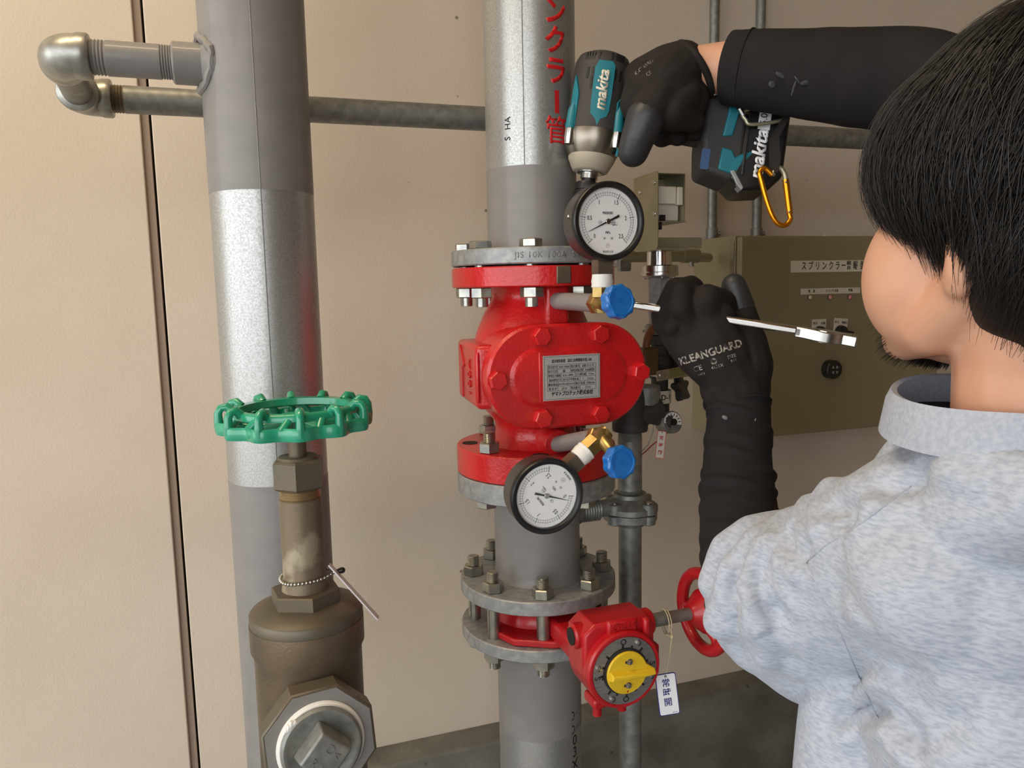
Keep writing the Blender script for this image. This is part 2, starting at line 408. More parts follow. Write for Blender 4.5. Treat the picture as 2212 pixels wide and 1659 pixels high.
# ragged weld bead where the socket joins the riser
pts = []
for i in range(36):
    a = 2*PI*i/36; rr = 0.0275+0.0009*math.sin(5*a)+0.0006*math.sin(11*a+1)
    yy, zz = rr*math.cos(a), rr*math.sin(a)
    pts.append((LX-math.sqrt(max(0, R100**2-(yy+BY-LY)**2))-0.0005, BY+yy, zb+zz))
MB().tube(pts, [0.0048+0.0008*math.sin(i*2.1) for i in range(36)], 10, closed=True).build('weld_bead', M['grey'], t)
xe = xa(196)
MB().lathe(lat_x(0, BY, zb), [(0,xe-0.01)] + threads(rB+0.0004, xe-0.004, xa(232), 6, 0.0013) + threads(rB+0.0004, xa(347), x0+0.004, 6, 0.0013) + [(0,x0+0.004)], 32).build('nipple', M['grey'], t)
xc = xa(196)-0.030; xbend = xc
def elbow(c, d1, d2, L1, L2, name, rbody=0.0222, rim=0.0234):
    # c: corner where the two centre lines meet
    c = Vector(c); d1 = Vector(d1); d2 = Vector(d2); k = 0.020
    arc = []
    for i in range(11):
        a = PI/2*i/10; arc.append(c + d1*k*(1-math.sin(a)) + d2*k*(1-math.cos(a)))
    pts = [c+d1*(L1-0.003)] + arc + [c+d2*(L2-0.003)]
    mb = MB().tube(pts, [rbody]*len(pts), 28)
    for d, L in ((d1, L1), (d2, L2)):
        x = V(0,0,1)
        mb.lathe(frame(c+d*(L-0.014), x, d), [(0,-0.004), (rbody-0.001,-0.004), (rim,0.004), (rim,0.0125), (rim-0.0012,0.014), (0,0.014)], 28)
    return mb.build(name, M['elbow'], t, ang=60)
zc1 = zb-0.002
elbow((xc, BY, zb), (1,0,0), (0,1,0), xe-xc, 0.034, 'elbow')
p2c = V(PY(178, 211, WYP).x, WYP, zw)
elbow((p2c.x, WYP, zw), (1,0,0), (0,-1,0), PY(243, 212, WYP).x-p2c.x, 0.034, 'elbow')
MB().tube([(xc, BY+0.02, zb), (xc, BY+0.034, zb), (p2c.x, WYP-0.034, zw), (p2c.x, WYP-0.02, zw)], rB-0.0005, 20).build('connecting_nipple', M['galvd'], t)
xs_ = PY(243, 212, WYP).x
MB().lathe(lat_x(0, WYP, zw), [(0,xs_-0.01)]+threads(0.0172, xs_-0.006, PY(270, 214, WYP).x, 6, 0.001)+[(0, PY(270,214,WYP).x)], 28).build('thread', M['bronze'], t)
MB().lathe(lat_x(0, WYP, zw), [(0,PY(269, 214, WYP).x), (0.017,PY(269, 214, WYP).x), (0.017,RIGHT), (0,RIGHT)], 36).build('long_pipe', M['galvd'], t)
for X in (-0.9, 1.75):
    pass
# ================================================================= middle riser, upper length
def bolt_mesh():
    mb = MB(); hexnut(mb, Matrix(), 0.024, 0, 0.010); mb.lathe(Matrix(), [(0,-0.07), (0.0079,-0.07), (0.0079,0.001), (0,0.001)], 16)
    return mb.mesh('bolt', M['zinc'], 35, False)[0]
def nut_mesh(stick=0.010, double=False):
    mb = MB(); hexnut(mb, Matrix(), 0.024, 0, 0.013)
    z = 0.013
    if double: hexnut(mb, Matrix.Rotation(0.4, 4, 'Z'), 0.024, 0.0, 0.013)
    mb.lathe(Matrix(), [(0,-0.01)] + threads(0.0079, z-0.001, z+stick, int(stick/0.002), 0.0007) + [(0.0065, z+stick+0.001), (0, z+stick+0.001)], 20)
    return mb.mesh('nut', M['zinc'], 35, False)[0]
BOLT, NUT = bolt_mesh(), nut_mesh()
ANG8 = [math.radians(-112 + 45*i) for i in range(8)]
t = thing('sprinkler_riser', (AX, AY, hm(535)), 'galvanised riser pipe with red painted lettering above the red alarm valve', 'pipe')
AP = UP((AX, AY, 0)); zf1, zf0 = hm(541), hm(574); zp = hm(372)
MB().lathe(AP, [(0,zp), (R100,zp), (R100,CEIL), (0,CEIL)], 72).build('bare_section', M['galv'], t)
MB().lathe(AP, [(0,zf1-0.004), (R100+0.0008,zf1-0.004), (R100+0.0003,zf1+0.01), (R100+0.0003,zp+0.001), (0,zp+0.001)], 72).build('painted_section', M['grey'], t)
MB().tube([(AX-R100*math.sin(0.5), AY-R100*math.cos(0.5), z) for z in (zp, CEIL)], 0.0007, 6).build('weld_seam', M['galvd'], t)
MB().lathe(AP, [(0,zf0), (0.1035,zf0), (0.105,zf0+0.0015), (0.105,zf1-0.0015), (0.1035,zf1), (0,zf1)], 96).build('flange', M['galvf'], t)
ly = lambda py: zh(AX, AY-R100, py)
gl = [('ン', 24), ('ク', 88), ('ラ', 154), ('管', 284)]
WF = frame((AX, AY-R100, 0), (1,0,0), (0,-1,0))
cs = 0.0345
items = [(g, 0.0135, ly(py), cs, {'off': 0.028 if g != '管' else 0.008, 'sx': 0.98}) for g, py in gl] + [('リ', 0.0135, ly(-42), cs, {'off': 0.028, 'sx': 0.98})]
mb = text_mb(items, WF, wrap=R100)
mb = text_mb([('｜', 0.0135, ly(219), 0.045, {'off': 0.03})], WF, wrap=R100, mb=MB()) if False else mb
zA, zB = ly(243), ly(193); vs = []
for i in range(5):
    for z in (zA, zB):
        a = (0.0135-0.0032+0.0064*i/4)/R100; vs.append((AX+(R100+0.0005)*math.sin(a), AY-(R100+0.0005)*math.cos(a), z))
mb.add(vs, [(2*i, 2*i+2, 2*i+3, 2*i+1) for i in range(4)])
mb.build('red_lettering', M['redink'], t, ang=180)
text_mb([('HA', -0.049, ly(263), 0.011, {'rot': PI/2}), ('S', -0.0495, ly(296), 0.011, {'rot': PI/2})], WF, wrap=R100).build('stencil_mark', M['ink'], t, ang=180)
for i, a in enumerate(ANG8):
    put('bolt', BOLT, (AX+0.0875*math.cos(a), AY+0.0875*math.sin(a), zf1), t, rot=(0,0,i*0.5))
# flange stamping
text_mb([('JIS 10K 100A  SS400  Q1', 0.0, (zf0+zf1)/2, 0.010, {'sp': 1.15})], frame((AX, AY-0.105, 0), (1,0,0), (0,-1,0)), wrap=0.105).build('stamped_lettering', M['galvd'], t, ang=180)
MB().lathe(AP, [(0,zf0-0.004), (0.078,zf0-0.004), (0.078,zf0), (0,zf0)], 48).build('gasket', M['gasket'], t)
# ================================================================= alarm check valve
t = thing('alarm_check_valve', (AX, AY, hm(815)), 'red cast iron alarm valve with oval bolted cover and silver nameplate', 'valve')
ALV = t
r1, r0 = hm(578), hm(619); q1, q0 = hm(953), hm(1008)
def rp(px, py):      # radius from a left outline point
    p = PY(px, py, AY); return abs(p.x-AX)*0.965
prof = [(0,q0), (0.1035,q0), (0.105,q0+0.0015), (0.105,q1-0.0015), (0.1035,q1), (0.062,q1), (0.055,hm(938)), (0.053,hm(925)), (0.054,hm(905)), (0.064,hm(885)), (0.078,hm(855)), (0.084,hm(815)), (0.084,hm(770)), (0.081,hm(745)), (0.074,hm(710)), (0.065,hm(675)), (0.057,hm(652)), (0.054,hm(640)), (0.0555,hm(628)), (0.061,r0), (0.1035,r0), (0.105,r0+0.0015), (0.105,r1-0.0015), (0.1035,r1), (0,r1)]
MB().lathe(AP, prof, 96).build('body', M['red'], t, ang=40)
# side box with cast arrow and size
bx0 = AX-0.104; bz1, bz0 = zh(AX-0.1, 0.95, 738), zh(AX-0.1, 0.95, 868)
o = [(bx0, 0.868), (AX, 0.868), (AX, 1.012), (bx0+0.004, 1.012)]
pA, pR = PY(990, 800, 1.0), PY(1029, 800, 0.874); bx0 = pR.x
mb = MB().prism(None, [(pR.x,0.874),(pR.x+0.03,0.866),(AX,0.86),(AX,1.015),(pA.x,1.0)], bz0, bz1)
mb.build('side_chamber', M['red'], t, bevel=0.006, segs=3)
MB().tube([(bx0+0.002, 0.8755, bz0+0.009), (bx0+0.001, 0.874, bz0+0.014), (bx0+0.001, 0.874, bz1-0.014), (bx0+0.002, 0.8755, bz1-0.009)], 0.0028, 8).build('edge_rib', M['red'], t)
tS = (V(pR.x,0.874,0)-V(pA.x,1.0,0)).normalized(); SF = frame(V((pR.x+pA.x)/2, 0.937, (bz0+bz1)/2)+V(-0.0002,0,0), tS, tS.cross(V(0,0,1)))
text_mb([('100A', 0.022, -0.004, 0.021, {'rot': PI/2, 'sp': 1.1})], SF, thick=0.0016).build('cast_size_mark', M['red'], t)
lines_mb([(-0.026,-0.034,-0.026,0.010), (-0.026,0.010,-0.014,0.008), (-0.014,0.008,-0.038,0.032)], SF, 0.0036, 0.0018).build('cast_arrow', M['red'], t)
# oval cover
CVY = 0.842; cx = AX+0.0065; cz = PY(1228, 812, CVY).z
G = FR((cx, CVY, cz))
MB().prism(G, stadium(0.0415, 0.060, 22), -0.075, -0.027, 0.002).build('cover_seat', M['red'], t, ang=40)
mb = MB().prism(G, stadium(0.0415, 0.0625, 22), -0.026, 0, 0.003)
mb.build('cover', M['red'], t, ang=40)
# raised oval panel in the middle of the cover, with a soft shoulder
o1 = stadium(0.0415, 0.0345, 22); mb = MB(); n = len(o1); vs = []; fs = []
for d, z in ((-0.003,-0.001), (0,0.0003), (0.003,0.0022), (0.006,0.0028)): vs += [(x, y, z) for x, y in inset(o1, d)]
for k in range(3):
    for i in range(n): j = (i+1) % n; fs.append((k*n+i, k*n+j, (k+1)*n+j, (k+1)*n+i))
fs.append(tuple(range(3*n, 4*n))); mb.add(vs, fs, G); mb.build('cover_boss', M['red'], t, ang=60)
MB().box(G, (-0.041,-0.030,0.002), (0.036,0.030,0.0042)).build('plate_pad', M['red'], t, bevel=0.001)
mb = MB(); hexnut(mb, Matrix(), 0.0195, 0, 0.0105); mb.lathe(Matrix(), [(0,0), (0.0115,0), (0.0115,0.0015), (0,0.0015)], 24)
RB = mb.mesh('cover_bolt', M['red'], 35, False)[0]
for (bx, by, ro) in ((-0.0925,0,.2), (0.0925,0,.9), (-0.0375,0.0485,.4), (0.0375,0.0485,.1), (-0.0375,-0.0485,.7), (0.0375,-0.0485,.5)):
    put('cover_bolt', RB, G @ V(bx, by, 0), t, rot=(G.to_3x3() @ Matrix.Rotation(ro,3,'Z')).to_euler())
# nameplate
pl0 = PY(1175, 863, CVY-0.005); pl1 = PY(1295, 765, CVY-0.005)
pw, ph = 0.0735, 0.0535
NP = frame(((pl0.x+pl1.x)/2, CVY-0.0042, cz-0.001), (1,0,0.0), (0,-1,0))
npl = MB().box(NP, (-pw/2,-ph/2,0), (pw/2,ph/2,0.0008)).build('nameplate', M['plate'], t)
PT = NP @ Matrix.Translation((0,0,0.0008))
def fr(x0, y0, x1, y1): return [(x0,y0,x1,y0),(x1,y0,x1,y1),(x1,y1,x0,y1),(x0,y1,x0,y0)]
W2, H2 = pw/2, ph/2
def pxp(x, y): return ((x-1035)/1660*pw*0.985, (820-y)/1245*ph)   # positions read off the plate
sk = fr(-W2+0.0015, -H2+0.0015, W2-0.0015, H2-0.0015)
rows = [455, 575, 690, 815, 935, 1060, 1180]
colx = [[315,615,985,1275,1755],[315,615,985,1385,1755],[315,715,1125,1465,1755],[315,1275,1755],[315,615,1125,1420,1755],[315,615,985,1275,1755]]
for i, y in enumerate(rows):
    a = pxp(315, y); b = pxp(1755, y); sk.append((a[0], a[1], b[0], b[1]))
for i, cc in enumerate(colx):
    for x in cc:
        a = pxp(x, rows[i]); b = pxp(x, rows[i+1]); sk.append((a[0], a[1], b[0], b[1]))
mb = lines_mb(sk, PT, 0.0003, 0.0002)
cells = [['型式記号','YAV-100A','型式番号','流第 17-13 号'],['取付方向','縦','検知流量定数','50·60(兼用型)'],['使用圧力範囲','0.15~1.4MPa','圧力損失値','7.5m'],['最低使用圧力における不作動水量','1　 L/min'],['構成部品','DV+PS+ADV+OV','最大流量','2100L/min'],['製 造 年','2010','製造番号','0161']]
its = []
for i, rw in enumerate(cells):
    for j, s in enumerate(rw):
        xm = (colx[i][j]+colx[i][j+1])/2; wd = (colx[i][j+1]-colx[i][j])/1660*pw*0.9
        nn = sum(1.0 if ord(c) > 255 else 0.58 for c in s); sz = 0.0036; sx = min(1.0, wd/(nn*sz*1.0)); x, y = pxp(xm, (rows[i]+rows[i+1])/2+8)
        its.append((s, x, y, sz, {'sx': sx}))
x, y = pxp(1035, 360); its.append(('流水検知装置　湿式 (自動警報弁型) 10K', x, y, 0.0044, {'sx': 0.66, 'off': 0.01}))
x, y = pxp(1035, 1270); its.append(('ヤマトプロテック株式会社', x, y, 0.0058, {'sx': 0.78, 'off': 0.03, 'shear': 0.15}))
text_mb(its, PT, thick=0.0002, mb=mb); mb.build('printed_text', M['ink'], npl, ang=180)
# boss ribs carrying the two gauge nipples
zt = zh(AX, 0.87, 655)
mb = MB().box(None, (AX-0.015, 0.862, zh(AX,0.87,705)), (AX+0.016, AY, r0+0.002)); mb.build('boss', M['red'], t, bevel=0.005, segs=3)
zl = PY(1227, 948, 0.872).z
mb = MB().lathe(frame((AX-0.0, 0.865, zl-0.004), (0,0,1), (0.02,1,0)), [(0,0), (0.017,0), (0.019,0.003), (0.021,0.06), (0,0.06)], 28)
mb.build('boss', M['red'], t)
MB().box(None, (AX-0.010, AY-0.1062, r0+0.003), (AX+0.008, AY-0.10, r1-0.001)).build('rating_pad', M['bronze'], t, bevel=0.001)
# flange fasteners, top: nuts hang below the red flange; bottom: bolts up through it, two holes left open
for i, a in enumerate(ANG8):
    p = (AX+0.0875*math.cos(a), AY+0.0875*math.sin(a), r0)
    put('nut', NUT, p, t, rot=(PI,0,i*0.7))
NUT2 = nut_mesh(0.012)
for i, a in enumerate(ANG8):
    aa = a + math.radians(5)
    x, y = AX+0.0875*math.cos(aa), AY+0.0875*math.sin(aa)
    if i in (0, 6, 2):
        MB().lathe(UP((x, y, 0)), [(0,q1-0.002), (0.0105,q1-0.002), (0.0105,q1+0.0006), (0,q1+0.0006)], 24).build('open_bolt_hole', M['dark'], t)
    else:
        put('nut', NUT2, (x, y, q1), t, rot=(0,0,i*0.7))
# ================================================================= spool between alarm valve and butterfly valve
g1, g0 = q0-0.001, hm(1051); s1, s0 = hm(1235), hm(1263)
t = thing('flanged_spool_pipe', (AX, AY, s0), 'short grey-painted pipe with flanges between the red alarm valve and the butterfly valve', 'pipe')
MB().lathe(AP, [(0,g0), (0.1035,g0), (0.105,g0+0.0015), (0.105,g1-0.0015), (0.1035,g1), (0,g1)], 96).build('flange', M['galvf'], t)
MB().lathe(AP, [(0,s1-0.003), (0.064,s1-0.003), (0.0585,s1+0.004), (R100+0.0003,s1+0.012), (R100+0.0003,g0-0.01), (0.0585,g0+0.002), (0,g0+0.002)], 72).build('pipe_body', M['grey'], t)
MB().lathe(AP, [(0,s0), (0.1035,s0), (0.105,s0+0.0015), (0.105,s1-0.0015), (0.1035,s1), (0,s1)], 96).build('flange', M['galvf'], t)
for i, a in enumerate(ANG8):
    if i in (0, 6, 2): continue
    put('bolt', BOLT, (AX+0.0875*math.cos(a), AY+0.0875*math.sin(a), g0), t, rot=(PI,0,i))
# ================================================================= lower riser
d1, d0 = hm(1330), hm(1355)
t = thing('lower_riser', (AX, AY, 0), 'flanged riser pipe below the butterfly valve, painted grey above black stencilled galvanised steel', 'pipe')
MB().lathe(AP, [(0,d0), (0.1035,d0), (0.105,d0+0.0015), (0.105,d1-0.0015), (0.1035,d1), (0,d1)], 96).build('flange', M['galvf'], t)
zq = hm(1553)
MB().lathe(AP, [(0,zq), (R100+0.0004,zq), (R100+0.0004,d0-0.012), (0.0595,d0+0.002), (0,d0+0.002)], 72).build('painted_section', M['grey'], t)
MB().lathe(AP, [(0,0), (R100,0), (R100,zq+0.001), (0,zq+0.001)], 72).build('bare_section', M['galv'], t)
l2 = lambda py: zh(AX, AY-R100, py)
text_mb([(c, 0.0335, l2(py), 0.021, {'rot': -PI/2 if c in 'A4' else 0, 'sx': 1.0}) for c, py in (('A',1562),('A',1592),('0',1618),('3',1644),('X',1672))], WF, wrap=R100).build('stencilled_lettering', M['ink'], t, ang=180)
# ================================================================= butterfly valve
t = thing('butterfly_valve', (AX, AY, (s0+d1)/2), 'red wafer butterfly valve with yellow position pointer clamped between two grey flanges', 'valve')
BFV = t
zm = (s0+d1)/2
MB().lathe(AP, [(0,d1), (0.066,d1), (0.068,d1+0.004), (0.062,d1+0.012), (0.058,zm), (0.062,s0-0.012), (0.068,s0-0.004), (0.066,s0), (0,s0)], 64).build('body', M['red2'], t, ang=50)
STUD = MB().lathe(Matrix(), [(0,-(s0-d1)/2-0.02), (0.0083,-(s0-d1)/2-0.02), (0.0083,(s0-d1)/2+0.02), (0,(s0-d1)/2+0.02)], 18).mesh('stud', M['zinc'], 35, False)[0]
SN = nut_mesh(0.012)
offs = math.radians(-90-2)
for i in range(8):
    a = offs + math.radians(45*i) - math.radians(15); p = V(AX+0.0875*math.cos(a), AY+0.0875*math.sin(a), zm)
    st = put('stud_bolt', STUD, p, t)
    put('nut', SN, (p.x, p.y, s1), st, rot=(0,0,i*0.8)); put('nut', NUT, (p.x, p.y, d0), st, rot=(PI,0,i*0.6))
# clamp lug plate in front, and neck to the gearbox
GY = PY(1357, 1447, 0.70); GC = V(AX+0.0055, 0.70, GY.z)
gz = GC.z
lug = [(AX-0.072,0.925),(AX-0.074,0.898),(AX-0.062,0.870),(AX-0.02,0.846),(AX+0.01,0.838),(AX+0.045,0.85),(AX+0.05,0.92),(AX-0.03,0.95)]
MB().prism(None, lug, d1+0.0005, d1+0.0095).build('lug_plate', M['red2'], t, bevel=0.002)
nz = zm+0.004
MB().box(None, (AX-0.018, 0.745, d1+0.008), (AX+0.024, 0.90, s0-0.010)).build('neck', M['red2'], t, bevel=0.006, segs=3)
# gear operator
GS = 0.715
gb = FR((GC.x+0.0, GC.y, gz)) @ Matrix.Diagonal((GS,GS,GS,1))
yw = (zh(GC.x+0.05, GC.y+0.032, 1341)-gz)/GS
R_ = 0.0585
def gearbox():
    hous = circ(0.060, 40)
    mb = MB(); mb.prism(gb, hous, -0.075, -0.006, 0.003)
    # upper housing over the worm shaft
    prof = [(-0.060,-0.01),(0.060,-0.01),(0.060,yw+0.006),(0.048,yw+0.024),(-0.042,yw+0.024),(-0.060,yw+0.008)]
    mb.prism(gb, prof, -0.078, -0.016, 0.004)
    return mb
gbx = gearbox().build('gear_housing', M['red2'], t, ang=30, bevel=0.0015)
MB().lathe(gb, [(0.0,-0.012), (0.0605,-0.012), (0.0605,-0.003), (0.058,0), (0.054,0.0), (0.053,-0.001), (0,-0.001)], 64).build('housing_rim', M['red2'], gbx)
MB().box(gb, (-0.024,0.050,-0.018), (0.026,0.076,-0.008)).build('name_boss', M['red2'], gbx, bevel=0.003)
for x in (0.036,):
    MB().box(gb, (x,0.040,-0.018), (x+0.012,0.072,-0.006)).build('housing_rib', M['red2'], gbx, bevel=0.003)
text_mb([('OKM', 0.001, 0.066, 0.0155, {'off': 0.0, 'sp': 1.15})], gb @ Matrix.Translation((0,0,-0.008)), thick=0.002).build('cast_lettering', M['red2'], gbx)
mb = MB().lathe(frame(gb @ V(-0.060, yw-0.002, -0.045), (0,0,1), (-1,0,0)), [(0,-0.010), (0.014,-0.010), (0.014,0.003), (0.012,0.005), (0.009,0.005), (0.008,0.0015), (0,0.0015)], 32); mb.build('worm_cover', M['red2'], gbx)
MB().lathe(frame(gb @ V(-0.060, yw-0.002, -0.045), (0,0,1), (-1,0,0)), [(0.0078,0.002), (0.0095,0.002), (0.0095,0.0065), (0.0078,0.0065)], 28).build('seal_ring', M['gasket'], gbx)
mb = MB().lathe(frame(gb @ V(0.058, yw, -0.045), (0,0,1), (1,0,0)), [(0,-0.012), (0.0155,-0.012), (0.0155,0.004), (0.013,0.007), (0,0.007)], 32); mb.build('shaft_boss', M['red2'], gbx)
MB().box(gb, (0.050,-0.024,-0.07), (0.066,0.024,-0.012)).build('stop_flange', M['red2'], gbx, bevel=0.002)
MB().box(gb, (-0.046,-0.062,-0.05), (-0.022,-0.046,-0.012)).build('screw_lug', M['red2'], gbx, bevel=0.003)
mb = MB()
for x, y0 in ((-0.032,-0.058), (0.010,-0.058)):
    mb2 = MB().lathe(frame(gb @ V(x, y0, -0.030), (1,0,0), (0,0,-1)), [(0,0)] + threads(0.0052, 0.001, 0.016, 7, 0.0008) + [(0,0.016)], 16).build('stop_screw', M['red2'], gbx)
# indicator ring
ir = MB().lathe(gb, [(0.0,-0.0005), (0.0525,-0.0005), (0.0525,0.0012), (0.0365,0.0012), (0.0365,-0.0003), (0,-0.0003)], 72).build('indicator_ring', M['steelring'], t)
IG = gb @ Matrix.Translation((0,0,0.0012))
rr = 0.0455
pass
for q_ in (('O', -0.003, 0.0455, 0.013, {'off': 0.01}), ('O', 0.001, -0.0455, 0.013, {'off': 0.01}), ('S', -0.0455, -0.004, 0.013, {'rot': PI/2, 'off': 0.01}), ('S', 0.0455, 0.004, 0.013, {'rot': -PI/2, 'off': 0.01})): text_mb([q_], IG).build('ring_letter', M['ink'], ir, ang=180)
tk = []
for a in (93, 70, 45, 12, -2, -45, -65, -90, -115, -135, 180, 186, 135, 160):
    ra = math.radians(a+3); L = 0.006 if a % 45 == 0 or a in (93,) else 0.003
    tk.append((0.0366*math.cos(ra), 0.0366*math.sin(ra), (0.0366+L)*math.cos(ra), (0.0366+L)*math.sin(ra)))
for q_ in tk: lines_mb([q_], IG, 0.0035, 0.0002).build('ring_tick', M['ink'], ir, ang=180)
SCR = MB()
SCR.lathe(Matrix(), [(0,0), (0.0044,0), (0.0042,0.0008), (0.0036,0.001), (0.0034,0.003), (0.0018,0.0036), (0,0.0036)], 18); SCR = SCR.mesh('screw', M['chromer'], 35, False)[0]
for a, rr in ((62, 0.046), (165, 0.046), (-20, 0.047), (-118, 0.046)):
    ra = math.radians(a); put('screw', SCR, IG @ V(rr*math.cos(ra), rr*math.sin(ra), 0), ir, rot=(PI/2,0,0)).scale = (0.8,0.8,0.8)
MB().lathe(gb, [(0,-0.0003), (0.0355,-0.0003), (0.0355,0.0035), (0.034,0.004), (0,0.004)], 48).build('dark_hub', M['gasket'], t)
po = []
for i in range(40):
    a = 2*PI*i/40; r = 0.033
    da = abs((a-math.radians(-3)+PI) % (2*PI)-PI)
    if da < 0.24: r = 0.0475 - 0.012*(da/0.24)
    po.append((r*math.cos(a), r*math.sin(a)))
pt = MB().prism(gb, po, 0.004, 0.009, 0.0012).build('position_pointer', M['yellow'], t, ang=30)
mb = MB()
hp = [(-0.032,-0.0095),(0.020,-0.009),(0.046,-0.003),(0.046,0.004),(0.020,0.004),(-0.030,0.006)]
n = len(hp); ins = [(x*0.93, y*0.45-0.0015) for x, y in hp]
mb.add([(x,y,0.0085) for x,y in hp]+[(x,y,0.019) for x,y in ins], [tuple(reversed(range(n))), tuple(range(n,2*n))]+[(i,(i+1)%n,n+(i+1)%n,n+i) for i in range(n)], gb @ Matrix.Rotation(-0.06,4,'Z'))
mb.build('pointer_grip', M['yellow'], pt, bevel=0.002, segs=3)
for (x, y) in ((0.002, 0.0175), (0.000, -0.019)):
    lines_mb([(x-0.006,y,x+0.004,y)], gb @ Matrix.Translation((0,0,0.009)), 0.004, 0.0003).build('slot', M['dark'], pt)
    mb = MB(); mb.lathe(Matrix(), [(0,0), (0.0046,0), (0.0046,0.001), (0,0.001)], 20); mb.prism(None, hexo(0.0062), 0.001, 0.0045, 0.0006); me = mb.mesh('screw', M['chromer'], 35, False)[0]
    put('screw', me, gb @ V(x+0.001, y, 0.009), pt, rot=(PI/2,0,0)).scale = (0.75,0.75,0.75)
lines_mb([(-0.001,-0.0285,0.001,-0.0285),(0.013,-0.006,0.016,-0.0055)], gb @ Matrix.Translation((0,0,0.0092)), 0.0035, 0.0002).build('paint_chip', M['red2'], pt)
# shaft and red handwheel to the right
sc0 = gb @ V(0.066, yw, -0.045)
wx = PX(1512, 1316, 0).x if False else None
whc = V(0, sc0.y, sc0.z)
pxr = 1512; d = ray(pxr, 1316); whX = (d*(sc0.y/d.y)).x
MB().lathe(frame((0, sc0.y, sc0.z), (0,0,1), (1,0,0)), [(0,sc0.x), (0.0078,sc0.x), (0.0078,sc0.x+0.025), (0.0070,sc0.x+0.027), (0.0070,whX+0.004), (0,whX+0.004)], 28).build('shaft', M['galvd'], t)
hw = frame((whX, sc0.y, sc0.z), (0,0,1), (1,0,0))
RW = 0.0435
w_ = MB()
w_.tube([hw @ V(RW*math.cos(2*PI*i/48), RW*math.sin(2*PI*i/48), 0.004) for i in range(48)], 0.0072, 14, closed=True)
hwo = w_.build('handwheel', M['red2'], t, ang=60)
MB().lathe(hw, [(0,-0.014), (0.0105,-0.014), (0.014,-0.009), (0.020,-0.004), (0.0255,0.003), (0.0265,0.008), (0.022,0.008), (0.017,0.002), (0.010,0.006), (0,0.006)], 36).build('wheel_hub', M['red2'], hwo, ang=50)
for k in range(3):
    a = 2*PI*k/3+0.35
    MB().tube([hw @ V(0.021*math.cos(a), 0.021*math.sin(a), 0.004), hw @ V(0.033*math.cos(a), 0.033*math.sin(a), 0.007), hw @ V(RW*math.cos(a), RW*math.sin(a), 0.004)], [0.006,0.005,0.006], 12).build('spoke', M['red2'], hwo)
# ---- tag on a string looped over the shaft
sx_ = PX(0,0,0) if False else None
xs2 = (ray(1436, 1335)*(sc0.y/ray(1436,1335).y)).x
t = thing('valve_tag', (xs2, sc0.y, sc0.z), 'white blue-edged plastic tag hung on cream string from the gear shaft', 'tag')
pts = [V(xs2, sc0.y, sc0.z)+V(0.002*math.sin(a), 0.0135*math.sin(a), 0.0135*math.cos(a)-0.004) for a in np.linspace(0, 2*PI, 25)[:-1]]
tp = [PY(1433, 1466, sc0.y-0.016), PY(1446, 1472, sc0.y-0.016)]
knot = V(xs2+0.001, sc0.y-0.014, PY(1440, 1378, sc0.y-0.014).z)
mb = MB().tube(pts, 0.0007, 6, closed=True)
mb.tube([p+V(0.003,0,-0.0005) for p in pts], 0.0007, 6, closed=True)
mb.tube([V(xs2, sc0.y-0.0138, sc0.z-0.006), knot], 0.0008, 6); mb.sphere(knot, 0.0022)
top = PY(1437, 1464, sc0.y-0.018)
mb.tube([knot, (knot+top)/2+V(0.001,0,0), top], 0.0007, 6)
mb.tube([knot, knot+V(-0.007,0,0.004)], 0.0007, 6)
mb.build('string', M['string'], t)
zax = V(-0.25,-1,0.12).normalized()
TG = frame(top+V(0,0,0.002), Vector(dirw(1,0.02,-0.0)), zax)
TG = TG @ Matrix.Rotation(math.radians(6), 4, 'Z')
tw, th = 0.0235, 0.047
tg = MB().prism(TG @ Matrix.Translation((0,-th/2+0.003,0)), rrect(tw, th, 0.0025), -0.0005, 0.0005).build('card', M['blueink'], t)
MB().prism(TG @ Matrix.Translation((0,-th/2+0.003,0)), rrect(tw-0.0018, th-0.0018, 0.002), 0.0005, 0.0007).build('card_face', M['tagw'], tg)
text_mb([(c, -0.0005, -0.008-0.0108*i, 0.0098, {'off': 0.012}) for i, c in enumerate('常時開')]+[('SP-10', 0.006, -0.0415, 0.0022)], TG @ Matrix.Translation((0,0,0.0007)), thick=0.0001).build('card_lettering', M['blueink'], tg, ang=180)
MB().lathe(TG, [(0,0.0006), (0.0015,0.0006), (0.0015,0.0010), (0,0.0010)], 14).build('eyelet', M['galvd'], tg)
